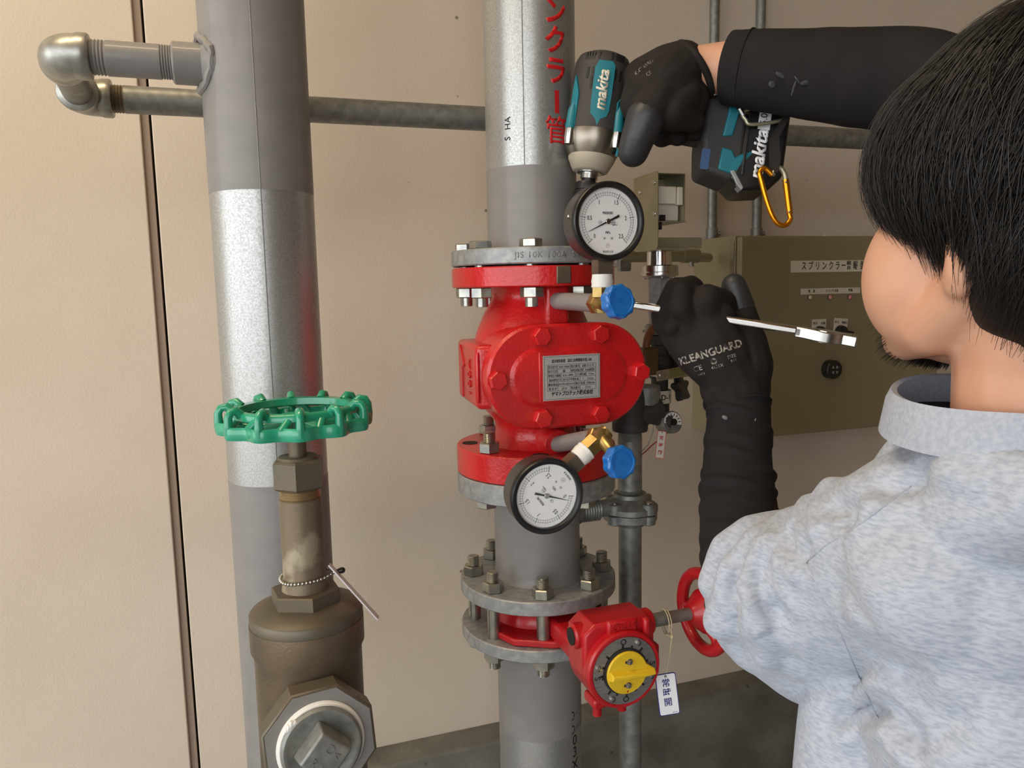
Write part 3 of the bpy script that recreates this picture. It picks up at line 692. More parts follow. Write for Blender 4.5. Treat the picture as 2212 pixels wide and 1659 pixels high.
# ================================================================= pressure gauges and their cocks
def gauge(center, roll, label, value_ang, serial):
    # local frame: z towards the viewer, y up on the dial
    F = FR(center) @ Matrix.Rotation(roll, 4, 'Z')
    t = thing('pressure_gauge', center, label, 'gauge', 'pressure gauges on the alarm valve')
    r = 0.040
    MB().lathe(F, [(0,-0.030), (r-0.006,-0.030), (r-0.001,-0.0285), (r-0.0005,-0.026), (r-0.0005,-0.004), (0,-0.004)], 72).build('case', M['casebl'], t, ang=50)
    MB().ring(F, [(r-0.0055,-0.004), (r-0.001,-0.006), (r+0.0008,-0.004), (r+0.0008,0.0015), (r-0.0008,0.0032), (r-0.004,0.0030), (r-0.0055,0.0015)], 80).build('bezel', M['black'], t, ang=50)
    D = F @ Matrix.Translation((0,0,-0.0025))
    dl = MB().lathe(D, [(0,-0.0012), (r-0.005,-0.0012), (r-0.005,0), (0,0)], 64).build('dial', M['dial'], t)
    Dp = D @ Matrix.Translation((0,0,0.0001))
    ro, ri = 0.0305, 0.0265
    tk = []
    for i in range(51):
        a = math.radians(225-270*i/50)
        big = i % 10 == 0
        r1, r2 = (0.0253, 0.0315) if big else (ri, ro if i % 5 else 0.0312)
        tk.append((r1*math.cos(a), r1*math.sin(a), r2*math.cos(a), r2*math.sin(a)))
    mb = lines_mb([k for i, k in enumerate(tk) if i % 10], Dp, 0.00022)
    lines_mb([k for i, k in enumerate(tk) if i % 10 == 0], Dp, 0.0005, mb=mb)
    for rad in (ri, ro-0.001):
        arc = [(rad*math.cos(math.radians(225-270*i/60)), rad*math.sin(math.radians(225-270*i/60))) for i in range(61)]
        lines_mb([(a[0],a[1],b[0],b[1]) for a, b in zip(arc, arc[1:])], Dp, 0.0002, mb=mb)
    its = []
    for s, v in (('0',0),('0.5',.5),('1',1),('1.5',1.5),('2',2),('2.5',2.5)):
        a = math.radians(225-270*v/2.5); rr = 0.0215 if v not in (0.5, 2) else 0.0210
        its.append((s, rr*math.cos(a), rr*math.sin(a), 0.0062, {'sx': 0.72}))
    its += [('PRESSURE', 0, 0.0085, 0.0038, {'sx': 0.72}), ('MPa', 0, -0.0115, 0.0042, {'sx': 0.8}), (serial, 0, -0.031, 0.0030, {'sx': 0.9}), ('1.6', -0.0088, -0.0008, 0.0022), ('KS', 0.0065, -0.0012, 0.0026), ('2009813', 0.008, -0.0035, 0.0016), ('V', 0, -0.0245, 0.0026)]
    text_mb(its, Dp, thick=0.0002, mb=mb)
    def circ_l(cx, cy, rr, w=0.0002):
        o = [(cx+rr*math.cos(2*PI*i/20), cy+rr*math.sin(2*PI*i/20)) for i in range(21)]
        lines_mb([(a[0],a[1],b[0],b[1]) for a, b in zip(o, o[1:])], Dp, w, mb=mb)
    circ_l(0, -0.0245, 0.0022); circ_l(0.0065, -0.0012, 0.0022); circ_l(-0.0088, -0.0008, 0.0018)
    mb.build('dial_print', M['ink'], dl, ang=180)
    for x in (-0.0042, 0.0042):
        MB().sphere(None, 0.0013, 10, 6, M=Dp @ Matrix.Translation((x,-0.0172,0))).build('dial_screw', M['chromer'], dl)
    ca, sa = math.cos(value_ang), math.sin(value_ang); NM = Dp @ Matrix.Rotation(value_ang, 4, 'Z')
    nd = MB().prism(NM, [(-0.0145,-0.0013),(-0.0135,0),(-0.0145,0.0013),(-0.004,0.0009),(0.004,0.0008),(0.026,0.00012),(0.026,-0.00012),(0.004,-0.0008),(-0.004,-0.0009)][::-1], 0.0012, 0.0016).build('needle', M['ink'], t)
    MB().lathe(Dp, [(0,0), (0.0028,0), (0.0028,0.0022), (0.0024,0.0026), (0,0.0026)], 24).build('needle_hub', M['chromer'], nd)
    MB().lathe(F, [(0,0.0012), (r-0.0052,0.0012), (r-0.0052,0.0024), (0,0.0024)], 64).build('glass', M['glass'], t)
    for a in (math.radians(172),):
        q = F @ V((r-0.0004)*math.cos(a), (r-0.0004)*math.sin(a), -0.013)
        nx = (F.to_3x3() @ V(math.cos(a), math.sin(a), 0))
        MB().sphere(None, 0.0022, 12, 8, M=frame(q, (0,0,1) if abs(nx.z)<.9 else (1,0,0), nx)).build('case_screw', M['chromer'], t)
    # threaded stem below the case
    S = F @ Matrix.Translation((0,0,-0.016))
    d = S.to_3x3() @ V(0,-1,0); o = S @ V(0,-r+0.002,0)
    sm = MB().prism(frame(o, F.to_3x3() @ V(0,0,1), d), [(-0.0085,-0.0085),(0.0085,-0.0085),(0.0085,0.0085),(-0.0085,0.0085)], 0, 0.016, 0.001)
    sm.build('stem', M['bronze'], t)
    return o + d*0.016, d, t
def knob_outline(r=0.0174, n=9, amp=0.0007):
    return [((r+amp*math.cos(n*a))*math.cos(a), (r+amp*math.cos(n*a))*math.sin(a)) for a in [2*PI*i/108 for i in range(108)]]
def cock(base, center, stem_end, stem_dir, knob_c, label):
    t = thing('gauge_cock', center, label, 'valve', 'gauge cocks with blue knobs')
    base, center, stem_end, knob_c = map(Vector, (base, center, stem_end, knob_c))
    d = (center-base).normalized()
    B = frame(base, (0,0,1), d); L = (center-base).length
    MB().lathe(B, [(0,-0.01), (0.0102,-0.01), (0.0102,L-0.012), (0,L-0.012)], 28).build('nipple', M['grey'], t)
    mb = MB(); C = frame(center, (0,0,1), d)
    mb.prism(frame(center-d*0.016, (0,0,1), d), hexo(0.0215), 0, 0.012, 0.0012)
    mb.lathe(frame(center-d*0.005, (0,0,1), d), [(0,0), (0.0095,0), (0.0105,0.006), (0.0085,0.014), (0,0.015)], 24)
    mb.build('inlet_nut', M['brass'], t)
    sd = Vector(stem_dir).normalized()
    L2 = (stem_end-center).length; sd2 = (stem_end-center)/L2
    mb = MB().lathe(frame(center, (0,1,0), sd2), [(0,-0.01), (0.0085,-0.01), (0.0095,-0.002), (0.0085,0.004), (0.0095,0.006), (0,0.006)], 24)
    mb.prism(frame(center+sd2*0.006, (0,1,0), sd2), hexo(0.020), 0, max(0.005, L2-0.020), 0.001)
    mb.build('body', M['brass'], t)
    tp = MB(); tp.lathe(frame(stem_end-sd2*0.016, (0,1,0), sd2), [(0,0), (0.0112,0), (0.0118,0.001), (0.0113,0.004), (0.0119,0.006), (0.0112,0.010), (0.0108,0.014), (0,0.0145)], 28).build('sealing_tape', M['white'], t)
    kd = (knob_c-center).normalized(); L3 = (knob_c-center).length
    mb = MB().lathe(frame(center, (0,0,1), kd), [(0,0), (0.008,0), (0.008,0.006), (0.0068,0.008), (0.0068,L3-0.012), (0.0035,L3-0.010), (0.0035,L3), (0,L3)], 24)
    mb.build('bonnet', M['brass'], t)
    K = frame(knob_c, (1,0,0), (0.10,-1,0.18))
    kb = MB().prism(K, knob_outline(), -0.006, 0.007, 0.0018).build('knob', M['blue'], t, ang=30)
    o = knob_outline(0.0145, 9, 0.0006)
    n = len(o); mb = MB(); i2 = [(x*0.93, y*0.93) for x, y in o]
    mb.ring(K, [(0.0128,0.0068), (0.0150,0.0068), (0.0146,0.0079), (0.0133,0.0079)], 60)
    mb.build('knob_rim', M['blue'], kb, ang=60)
    text_mb([('⇄', 0, 0.0, 0.009, {'off': 0.01})] + [(c, 0.0105*math.sin(a), 0.0105*math.cos(a), 0.0036, {'rot': -a}) for c, a in zip('OPEN', np.linspace(-0.5-1.2, -0.1-0.9+0.1, 4))] + [(c, 0.0105*math.sin(a), 0.0105*math.cos(a), 0.0036, {'rot': -a}) for c, a in zip('CLOSE', np.linspace(0.5, 1.6, 5))], K @ Matrix.Translation((0,0,0.007)), thick=0.0005).build('knob_lettering', M['blue'], kb)
    return t
GYY = 0.734
c1 = PY(1315, 478, GYY)
e1, dd, _ = gauge(c1, 0.0, 'black-rimmed pressure gauge standing upright below the impact driver', math.radians(205), '0010313 B')
cc1 = V(c1.x, c1.y+0.016, PY(1290, 655, 0.765).z)
cock((AX, 0.862, zh(AX, 0.86, 650)), cc1, e1+dd*(-0.002), dd, PY(1334, 652, 0.712), 'brass gauge cock with blue knob beside the top red flange')
c2 = PY(1182, 1072, GYY)
e2, dd, _ = gauge(c2, math.radians(128), 'black-rimmed pressure gauge hanging tilted in front of the lower spool', math.radians(215), '0010319 B')
cc2 = e2 + dd*0.035
cc2.y = c2.y+0.016
e_m = e2
cock((AX, 0.865, zl-0.004), cc2, e2-dd*0.002, -dd, PY(1337, 998, 0.712), 'brass gauge cock with blue knob beside the lower red flange')
# ================================================================= bronze gate valve, front left
GVY = 0.735; GX = PY(650, 1100, GVY).x
def hg(py, dy=0.0): return zh(GX, GVY+dy, py)
t = thing('gate_valve', (GX, GVY, hg(1500)), 'weathered bronze gate valve with green scalloped handwheel in front of the left riser', 'valve')
GP = UP((GX, GVY, 0))
# body
mb = MB()
b1 = hg(1312); b2 = hg(1335); b3 = hg(1385); b4 = hg(1399)
mb.lathe(GP, [(0,hg(1750)), (0.046,hg(1750)), (0.0505,hg(1700)), (0.0505,b4), (0.0535,b3), (0.0535,b2+0.001), (0,b2+0.001)], 72)
mb.build('body', M['bronze'], t, ang=45)
hz0 = zh(GX, GVY-0.027, 1320)
MB().lathe(GP, [(0,b2-0.002), (0.0525,b2-0.002), (0.0530,b2), (0.0530,b1-0.001), (0.0515,b1+0.001), (0.034,hz0), (0,hz0+0.0005)], 72).build('bonnet', M['bronze2'], t, ang=45)
hz0 = zh(GX, GVY-0.027, 1320); hz1 = zh(GX, GVY-0.027, 1291)
MB().prism(GP, hexo(0.058, -0.40), hz0-0.002, hz1, 0.0012).build('bonnet_hex', M['bronze2'], t)
s_top = hg(1076); 
MB().lathe(GP, [(0,hz1-0.004), (0.0225,hz1-0.004), (0.021,hz1+0.004), (0.0197,hz1+0.012), (0.0195,s_top), (0.0186,s_top+0.001), (0,s_top+0.001)], 48).build('yoke_sleeve', mat('stained_bronze', (122,108,88), 0.5, 0.4, c2=(160,150,126), scale=18, detail=5, lo=0.56, hi=0.62, bump=0.3), t)
gt0, gt1 = hg(1052), hg(990)
MB().lathe(GP, [(0,s_top)] + threads(0.0190, s_top, gt0+0.003, 6, 0.0011) + [(0,gt0+0.003)], 48).build('gland_thread', mat('bright_bronze_thread', (158,138,104), 0.36, 0.6), t)
mb = MB().prism(GP, hexo(0.043, 0.35), gt0, gt1, 0.002); mb.lathe(GP, [(0,gt1-0.001), (0.0195,gt1-0.001), (0.0175,gt1+0.0025), (0,gt1+0.0025)], 40)
mb.build('gland_nut', M['bronze2'], t)
wz = hg(893)
MB().lathe(GP, [(0,gt1), (0.0082,gt1), (0.0082,wz), (0,wz)], 28).build('stem', M['bronze2'], t)
# handwheel
WR = 0.0628
hwl = MB().lathe(GP, [(0,wz-0.012), (0.014,wz-0.012), (0.0155,wz-0.009), (0.0155,wz-0.002), (0.013,wz), (0,wz)], 32).build('handwheel_hub', M['green'], t)
# lower scalloped band
def rimr(a): return WR + 0.0035*math.cos(12*a)
lowz = wz-0.0085; upz = wz+0.005
mb = MB(); n = 144; vs = []
prof = [(-0.0005,-0.006),(0.0035,-0.006),(0.0045,-0.0035),(0.0045,0.0035),(0.003,0.0055),(-0.0012,0.005)]
for i in range(n):
    a = 2*PI*i/n
    for dr, dz in prof: r = rimr(a)+dr; vs.append((GX+r*math.cos(a), GVY+r*math.sin(a), lowz+dz))
k = len(prof); fs = [(i*k+j, ((i+1)%n)*k+j, ((i+1)%n)*k+(j+1)%k, i*k+(j+1)%k) for i in range(n) for j in range(k)]
mb.add(vs, fs).build('lower_rim', M['green'], t, ang=50)
mb = MB().ring(GP, [(0.0485,upz-0.0035), (0.0525,upz-0.0055), (0.0575,upz-0.004), (0.058,upz+0.001), (0.055,upz+0.0035), (0.0495,upz+0.0025)], 96); mb.build('upper_rim', M['green'], t, ang=60)
for i in range(12):
    a = 2*PI*i/12; c, s = math.cos(a), math.sin(a)
    def q(r, z): return (GX+r*c, GVY+r*s, z)
    MB().tube([q(WR+0.0035,lowz-0.003), q(WR+0.0045,lowz+0.004), q(WR+0.0045,upz), q(WR+0.002,upz+0.0045), q(WR-0.003,upz+0.0055), q(0.0555,upz+0.001)], [0.0046,0.0042,0.0036,0.0036,0.0040,0.0045], 12).build('grip_loop', M['green'], t, ang=60)
    a2 = a+PI/12; c2_, s2_ = math.cos(a2), math.sin(a2)
    MB().tube([(GX+(WR-0.002)*c2_, GVY+(WR-0.002)*s2_, lowz+0.002), (GX+0.0545*math.cos(a2+0.1), GVY+0.0545*math.sin(a2+0.1), upz-0.003)], 0.0042, 8).build('rim_strut', M['green'], t, ang=60)
for i in range(5):
    a = 2*PI*i/5+0.4; c, s = math.cos(a), math.sin(a)
    MB().tube([(GX+0.012*c, GVY+0.012*s, wz-0.008), (GX+0.035*c, GVY+0.035*s, wz-0.013), (GX+0.062*c, GVY+0.062*s, lowz)], [0.005,0.0042,0.005], 10).build('spoke', M['green'], t, ang=60)
# side port with plug, towards the viewer
fy = GVY-0.080
pc = PY(693, 1606, fy)
PSC = Matrix.Diagonal((0.89,0.89,0.95,1))
port = V(GX+0.004, fy, pc.z)
PF = frame(V(pc.x, fy, pc.z), (1,0,0), (0.07,-1,0.10)) @ PSC
mb = MB().lathe(PF, [(0,-0.09), (0.040,-0.09), (0.042,-0.05), (0.047,-0.022), (0.049,-0.016), (0,-0.016)], 56); mb.build('side_port', M['bronze'], t, ang=50)
MB().prism(PF, circ(0.0585, 8, 0.45), -0.026, -0.0005, 0.0015).build('port_octagon', M['bronze2'], t)
MB().prism(PF, circ(0.0555, 8, 0.45), -0.001, 0.0006).build('painted_face', M['grey'], t)
MB().lathe(PF, [(0,0)] + [(0.0425,0.0005), (0.0430,0.0015), (0.0415,0.002), (0.0422,0.0035), (0.0405,0.0042), (0.0405,0.006), (0,0.006)], 64).build('sealing_tape', M['white'], t, ang=20)
pl = MB().lathe(PF, [(0,0.0), (0.0395,0.0), (0.0395,0.0085), (0.0370,0.0108), (0.033,0.0108), (0.031,0.0095), (0,0.0095)], 64).build('plug', M['galvd'], t)
sq = [(0.0255*math.cos(math.radians(a)), 0.0255*math.sin(math.radians(a))) for a in (4,94,184,274)]
mb = MB(); b = [(x*1.12, y*1.12, 0.0085) for x, y in sq]; tp_ = [(x*0.98, y*0.98, 0.030) for x, y in sq]
mb.add(b+tp_, [(3,2,1,0),(4,5,6,7)]+[(i,(i+1)%4,4+(i+1)%4,4+i) for i in range(4)], PF)
mb.build('plug_square', M['galvd'], pl, bevel=0.002, segs=3)
text_mb([('O<', 0.006, 0.004, 0.013, {'rot': -0.9}), ('RA', -0.010, -0.006, 0.012, {'rot': -0.9})], PF @ Matrix.Translation((0,0,0.030)), thick=0.0008).build('plug_marking', M['galvd'], pl)
mb = MB()
for i in range(9):
    a = 2.25+0.03*i; rr = 0.0385+0.001*(i%3); p0 = PF @ V(rr*math.cos(a), rr*math.sin(a), 0.008)
    mb.sphere(p0, 0.0022+0.0008*random.random(), 7, 5)
mb.build('tape_wad', M['white'], t)
# ================================================================= ball chain with plastic strip
cz_ = zh(GX, GVY, 1243)
t = thing('ball_chain', (GX, GVY, cz_), 'steel ball chain looped round the bronze valve sleeve', 'chain')
n = 40; bc = []
hookp = PY(730, 1234, GVY-0.01)
for i in range(n):
    a = math.radians(55) - (2*PI)*i/n
    # loop pulled out to the right where the ends meet
    r = 0.0225; x, y = r*math.cos(a), r*math.sin(a)
    k = max(0.0, math.cos(a-0.1))**6
    px_ = V(GX+x, GVY+y, cz_ + 0.0005*math.sin(a*3)+0.003*math.cos(a)*0.3)
    bc.append(px_.lerp(hookp, k*0.92))
me = MB().sphere((0,0,0), 0.00165, 10, 7).mesh('bead', M['chromer'], 180, False)[0]
for p in bc: put('bead', me, p, t)
MB().tube([Vector(p) for p in bc], 0.0005, 5, closed=True).build('link_wire', M['galvd'], t)
MB().cap(hookp, 0.0022, hookp+V(0.004,0,0.0005), 0.0030, 12).build('clasp', M['socket'], t)
p0, p1 = PY(711, 1219, GVY-0.012), PY(826, 1327, GVY-0.03)
dx = (p1-p0); L = dx.length
S = frame(p0, dx, Vector(dirw(-0.3,0.25,-1)))
o = thing('plastic_tag_strip', p0, 'thin clear plastic strip dangling from the ball chain, seen edge on', 'tag')
S = frame(p0, dx, dx.cross(Vector(dirw(0.25,0.35,-1))).cross(dx))
mb = MB().prism(frame(p0, dx, Vector(dirw(0.75,0.66,0.05))), [(0,-0.0045),(L,-0.0055),(L,0.0055),(0,0.0045)], -0.0008, 0.0008, 0.0003)
mb.build('strip', mat('clear_plastic', (206,198,204), 0.25, 0.0, coat=0.3), o)
# ================================================================= fittings to the right: test pipe and union
DX, DY = PY(1361, 1200, 0.96).x, 0.96
def hd(py): return zh(DX, DY, py)
t = thing('drain_pipe', (DX, DY, 0), 'slim galvanised drain pipe standing right of the red valves', 'pipe')
DP = UP((DX, DY, 0))
MB().lathe(DP, [(0,0), (0.0165,0), (0.0165,hd(1130)), (0,hd(1130))], 36).build('lower_pipe', M['galvd'], t)
MB().lathe(DP, [(0,hd(1075))] + threads(0.0171, hd(1075), hd(1056), 6, 0.001) + [(0.017,hd(1050)), (0.017,hd(952))] + threads(0.0171, hd(950), hd(925), 6, 0.001) + [(0,hd(925))], 36).build('upper_pipe', M['galvd'], t)
# union body with four lugs
mb = MB().lathe(DP, [(0,hd(1132)), (0.021,hd(1132)), (0.024,hd(1122)), (0.0385,hd(1118)), (0.0385,hd(1103)), (0,hd(1103))], 40)
for a in (0.4, 1.97, 3.54, 5.11):
    mb.prism(DP, [(p[0]+0.033*math.cos(a), p[1]+0.033*math.sin(a)) for p in circ(0.010, 16)], hd(1122), hd(1103), 0.001)
mb.build('union_lower_half', M['galvd'], t, ang=40)
mb = MB().lathe(DP, [(0,hd(1101)), (0.0395,hd(1101)), (0.0395,hd(1090)), (0.030,hd(1080)), (0.024,hd(1072)), (0.0235,hd(1064)), (0,hd(1064))], 40)
for a in (0.4, 1.97, 3.54, 5.11):
    mb.prism(DP, [(p[0]+0.033*math.cos(a), p[1]+0.033*math.sin(a)) for p in circ(0.0105, 16)], hd(1101), hd(1078), 0.001)
un = mb.build('union_upper_half', M['galvd'], t, ang=40)
for a in (0.4, 1.97, 3.54, 5.11):
    MB().lathe(UP((DX+0.033*math.cos(a), DY+0.033*math.sin(a), 0)), [(0,hd(1080)), (0.0055,hd(1080)), (0.0055,hd(1076)), (0,hd(1076))], 16).build('cap_screw', M['chromer'], un)
# link to the spool
zz = hd(1088)
mb = MB().lathe(frame((AX+0.05, 0.955, zz), (0,0,1), (1,0,0)), [(0,0), (0.018,0), (0.018,0.015)] + threads(0.0165, 0.018, 0.045, 7, 0.001) + [(0.012,0.047), (0.012,DX-AX-0.07), (0,DX-AX-0.07)], 28); mb.build('link_nipple', M['galvd'], t)
# reducer/tee above
te = MB().lathe(DP, [(0,hd(930)), (0.0245,hd(930)), (0.0252,hd(926)), (0.0252,hd(912)), (0.0215,hd(905)), (0.0205,hd(860)), (0.018,hd(842)), (0,hd(840))], 36)
xt = PY(1425, 880, DY).x
te.tube([(DX, DY, hd(900)), (DX+0.02, DY, hd(896)), (xt, DY, hd(884))], [0.018,0.018,0.016], 20)
te.build('tee', M['rubber'], t, ang=50)
# ---- trim column behind the glove
TX, TY = PY(1425, 760, 1.0).x, 1.0
def ht(py): return zh(TX, TY, py)
TP = UP((TX, TY, 0))
t = thing('alarm_trim_column', (TX, TY, ht(900)), 'vertical run of dark fittings with a ball valve lever behind the gloved left hand', 'pipe fitting')
mb = MB().lathe(TP, [(0,ht(900)), (0.0145,ht(900)), (0.0145,ht(872)), (0.0165,ht(870)), (0.0165,ht(842)), (0.0125,ht(840)), (0.0125,ht(818)), (0.0150,ht(816)), (0.0165,ht(800)), (0.020,ht(785)), (0.0165,ht(768)), (0.0135,ht(765)), (0.0125,ht(745)), (0.017,ht(743)), (0.017,ht(725)), (0.0135,ht(722)), (0,ht(720))], 32)
mb.build('body', M['rubber'], t)
MB().prism(TP, hexo(0.040, 0.2), ht(722), ht(700), 0.003).build('union_nut', M['galvd'], t)
MB().prism(TP, hexo(0.028, 0.2), ht(702), ht(683), 0.002).build('reducer', M['galvd'], t)
lab = MB().lathe(TP, [(0.0168,ht(869)), (0.0172,ht(869)), (0.0172,ht(842)), (0.0168,ht(842))], 32).build('label_band', M['label'], t)
text_mb([('AD-1', -0.002, ht(856), 0.011, {'off': 0.015})], frame((TX, TY-0.0172, 0), (1,0,0), (0,-1,0)), wrap=0.0172).build('label_lettering', M['ink'], lab, ang=180)
# brass side branch and ball valve lever
bz = ht(800)
MB().lathe(frame((TX, TY, bz), (0,0,1), (1,-0.15,0.05)), [(0,0.01), (0.011,0.01), (0.0105,0.024), (0.0118,0.025), (0.0118,0.029), (0.010,0.031), (0.013,0.036), (0.013,0.050), (0.009,0.054), (0,0.054)], 26).build('side_valve', M['brass'], t)
lv0, lv1 = PY(1418, 812, TY-0.035), PY(1500, 800, TY-0.045)
dxl = (lv1-lv0); Ll = dxl.length
LF = frame(lv0, dxl, (0.05,-1,0.1))
lev = MB().prism(LF, [(0,-0.008),(Ll*0.55,-0.008),(Ll-0.006,-0.0085),(Ll,-0.004),(Ll,0.005),(Ll-0.006,0.0085),(Ll*0.55,0.007),(0,0.007)], -0.001, 0.001, 0.0004).build('lever', M['chromer'], t)
MB().prism(LF, [(Ll*0.38,-0.006),(Ll*0.82,-0.006),(Ll*0.82,0.006),(Ll*0.38,0.006)], 0.001, 0.0014).build('lever_label', mat('olive_label', (122,118,70), 0.5), lev)
MB().lathe(frame(LF @ V(Ll*0.18,0,0), (1,0,0), (0,-1,0)), [(0,-0.03), (0.0055,-0.03), (0.0055,0.003), (0,0.003)], 18).build('lever_nut', M['chromer'], lev)
# star knobs
def starknob(c, n, r, label):
    o = [((r*(0.78+0.22*math.cos(5*a)))*math.cos(a), (r*(0.78+0.22*math.cos(5*a)))*math.sin(a)) for a in [2*PI*i/60 for i in range(60)]]
    K = frame(c, (0,0,1), n); return MB().prism(K, o, -0.006, 0.006, 0.002)
for px, py in ((1466, 772), (1470, 838)):
    starknob(PY(px, py, TY-0.01), dirw(0.75,0.2,-0.6), 0.022, '').build('star_knob', M['casebl'], t, ang=40)
MB().lathe(frame(PY(1480, 786, TY-0.01), (0,0,1), (1,-.2,0)), [(0,-0.012), (0.008,-0.012), (0.009,0), (0.007,0.008), (0,0.008)], 20).build('brass_fitting', M['brass'], t)
# strainer bowl
sb = PY(1396, 862, 0.965)
MB().lathe(UP((sb.x, sb.y, sb.z)), [(0,-0.026), (0.009,-0.025), (0.016,-0.018), (0.0195,-0.004), (0.020,0.018), (0.018,0.020), (0,0.020)], 32).build('strainer_bowl', M['galvd'], t)
# brown hose
hp_ = [PY(1425, 700, 0.985), PY(1408, 712, 0.98), PY(1398, 735, 0.975), PY(1395, 770, 0.975), PY(1398, 800, 0.98)]
MB().tube(smooth_path(hp_), 0.0058, 12).build('hose', M['hose'], t)
mb = MB().box(None, (-0.012,-0.01,-0.02), (0.012,0.01,0.02)); me_, c_ = mb.mesh('clamp_block', mat('amber_block', (92,70,38), 0.5), 35)
put('clamp_block', me_, PY(1400, 780, 0.975), t, bevel=0.003)
# small round gauge at the bottom of the column
gc = PY(1452, 912, TY-0.03)
t2 = thing('small_gauge', gc, 'small round dark-cased indicator at the foot of the trim column', 'gauge')
SGF = frame(gc, (1,0,0), Vector(dirw(0.35,0.1,-1)))
MB().lathe(SGF, [(0,-0.026), (0.014,-0.026), (0.0165,-0.02), (0.0165,0), (0.015,0.0015), (0,0.0015)], 36).build('case', M['galvd'], t2)
sd_ = MB().prism(SGF, [(0.0145*math.cos(a), 0.0145*math.sin(a)) for a in np.linspace(-0.35, PI+0.0, 24)], 0.0015, 0.002).build('scale', M['dial'], t2)
lines_mb([(0.009*math.cos(a),0.009*math.sin(a),0.013*math.cos(a),0.013*math.sin(a)) for a in np.linspace(0, PI*0.95, 8)], SGF @ Matrix.Translation((0,0,0.002)), 0.0012).build('scale_marks', M['ink'], sd_, ang=180)
MB().lathe(SGF, [(0,0.002), (0.005,0.002), (0.005,0.006), (0,0.006)], 16).build('spindle', M['black'], t2)
MB().tube([gc, gc+V(-0.02,0.02,0.004), V(TX, TY, gc.z+0.012)], 0.010, 14).build('connection', M['rubber'], t2)
# red rimmed tag
tt = PY(1430, 934, TY-0.03)
t3 = thing('red_edged_tag', tt, 'small white red-edged tag hanging on a red wire behind the valves', 'tag')
TF = frame(tt, Vector(dirw(1,0.0,0.25)), Vector(dirw(-0.2,0.05,-1))) @ Matrix.Rotation(math.radians(-7), 4, 'Z')
cdd = MB().prism(TF @ Matrix.Translation((0,-0.018,0)), rrect(0.0125, 0.0400, 0.001), -0.0004, 0.0004).build('card', M['redink'], t3)
MB().prism(TF @ Matrix.Translation((0,-0.018,0)), rrect(0.0108, 0.0383, 0.001), 0.0004, 0.0006).build('card_face', M['label'], cdd)
text_mb([(c, 0, -0.0085-0.0105*i, 0.0066, {'off': 0.015}) for i, c in enumerate('常時閉')], TF @ Matrix.Translation((0,0,0.0006)), thick=0.0001).build('card_lettering', M['redink'], cdd, ang=180)
MB().tube([tt+V(0,-0.001,0.0005), PY(1424, 950, TY-0.02), PY(1408, 962, TY-0.01), PY(1395, 975, TY), PY(1383, 985, TY+0.005)], 0.0009, 6).build('red_wire', M['redwire'], t3)
MB().tube([PY(1412, 905, TY), PY(1410, 935, TY), PY(1400, 960, TY), PY(1384, 978, TY)], 0.0008, 6).build('grey_wire', M['galvd'], t3)
# ================================================================= pressure switch on its chromed stem
sx, sy = PY(1424, 600, 0.975).x, 0.975
def hs(py): return zh(sx, sy, py)
SP = UP((sx, sy, 0))
t = thing('pressure_switch', (sx, sy, hs(680)), 'opened pressure switch with bent sheet-metal cover on a hexagonal steel stem', 'switch')
MB().prism(SP, hexo(0.0285, 0.12), hs(686), hs(597), 0.001).build('hex_stem', M['galvf'], t)
MB().lathe(SP, [(0,hs(600)), (0.0205,hs(600)), (0.0265,hs(596)), (0.0270,hs(589)), (0.0265,hs(587)), (0,hs(587))], 48).build('lower_flange', M['chromer'], t)
uf = MB().lathe(SP, [(0,hs(587)), (0.0262,hs(587)), (0.0262,hs(575)), (0.025,hs(573)), (0,hs(573))], 48).build('upper_flange', M['chromer'], t)
for i in range(6):
    a = i*PI/3+0.2; MB().sphere((sx+0.021*math.cos(a), sy+0.021*math.sin(a), hs(600)), 0.002, 10, 6).build('screw', M['chromer'], uf)
MB().lathe(SP, [(0,hs(574)), (0.0175,hs(574)), (0.0175,hs(538)), (0,hs(538))], 40).build('neck', M['chrome'], t)
# sheet metal cover: left plate runs towards the wall
Yf, Yb = 0.925, 0.992; X0 = PY(1421, 450, Yf).x
zt_, zb_ = PY(1421, 368, Yf).z, PY(1421, 538, Yf).z
PLF = frame((X0, Yf, zb_), (0,1,0), (-1,0,0))      # x: away from viewer, y: down? (checked below)
H = zt_-zb_; D_ = Yb-Yf
up = (PLF.to_3x3() @ V(0,1,0)).z
sgn = 1 if up > 0 else -1
o = [(0.004,0),(D_,0),(D_,H*0.985),(0.004,H),(0,H-0.004),(0,0.004)]
if sgn < 0: o = [(x,-y) for x, y in o][::-1]
pm = MB().prism(PLF, o, -0.0012, 0).build('cover_plate', M['sheet'], t)
for yy, zz in ((0.010, 0.86), (0.009, 0.46), (0.05, 0.78)):
    MB().sphere(None, 0.0036, 12, 6, M=frame((X0-0.0003, Yf+yy, zb_+H*zz), (0,0,1), (-1,0,0)) @ Matrix.Diagonal((1,1,0.5,1))).build('screw', M['chromer'], pm)
X1 = PY(1480, 420, Yf+0.01).x
bz0, bz1 = PY(1450, 480, Yf+0.01).z, PY(1450, 374, Yf+0.01).z
mb = MB()
mb.box(None, (X0+0.002, Yb-0.004, bz0), (X1, Yb-0.002, bz1)); mb.box(None, (X1-0.0012, Yf+0.01, bz0), (X1, Yb, bz1))
mb.box(None, (X0+0.002, Yf+0.01, bz1-0.0012), (X1, Yb, bz1)); mb.box(None, (X0+0.002, Yf+0.006, bz0), (X1, Yb, bz0+0.0012))
mb.build('open_case', M['sheet'], t)
hh = bz1-bz0
MB().box(None, (X0+0.0035, Yf+0.022, bz0+0.003), (X1-0.003, Yf+0.05, bz0+hh*0.72)).build('insulating_block', M['plastic'], t, bevel=0.001)
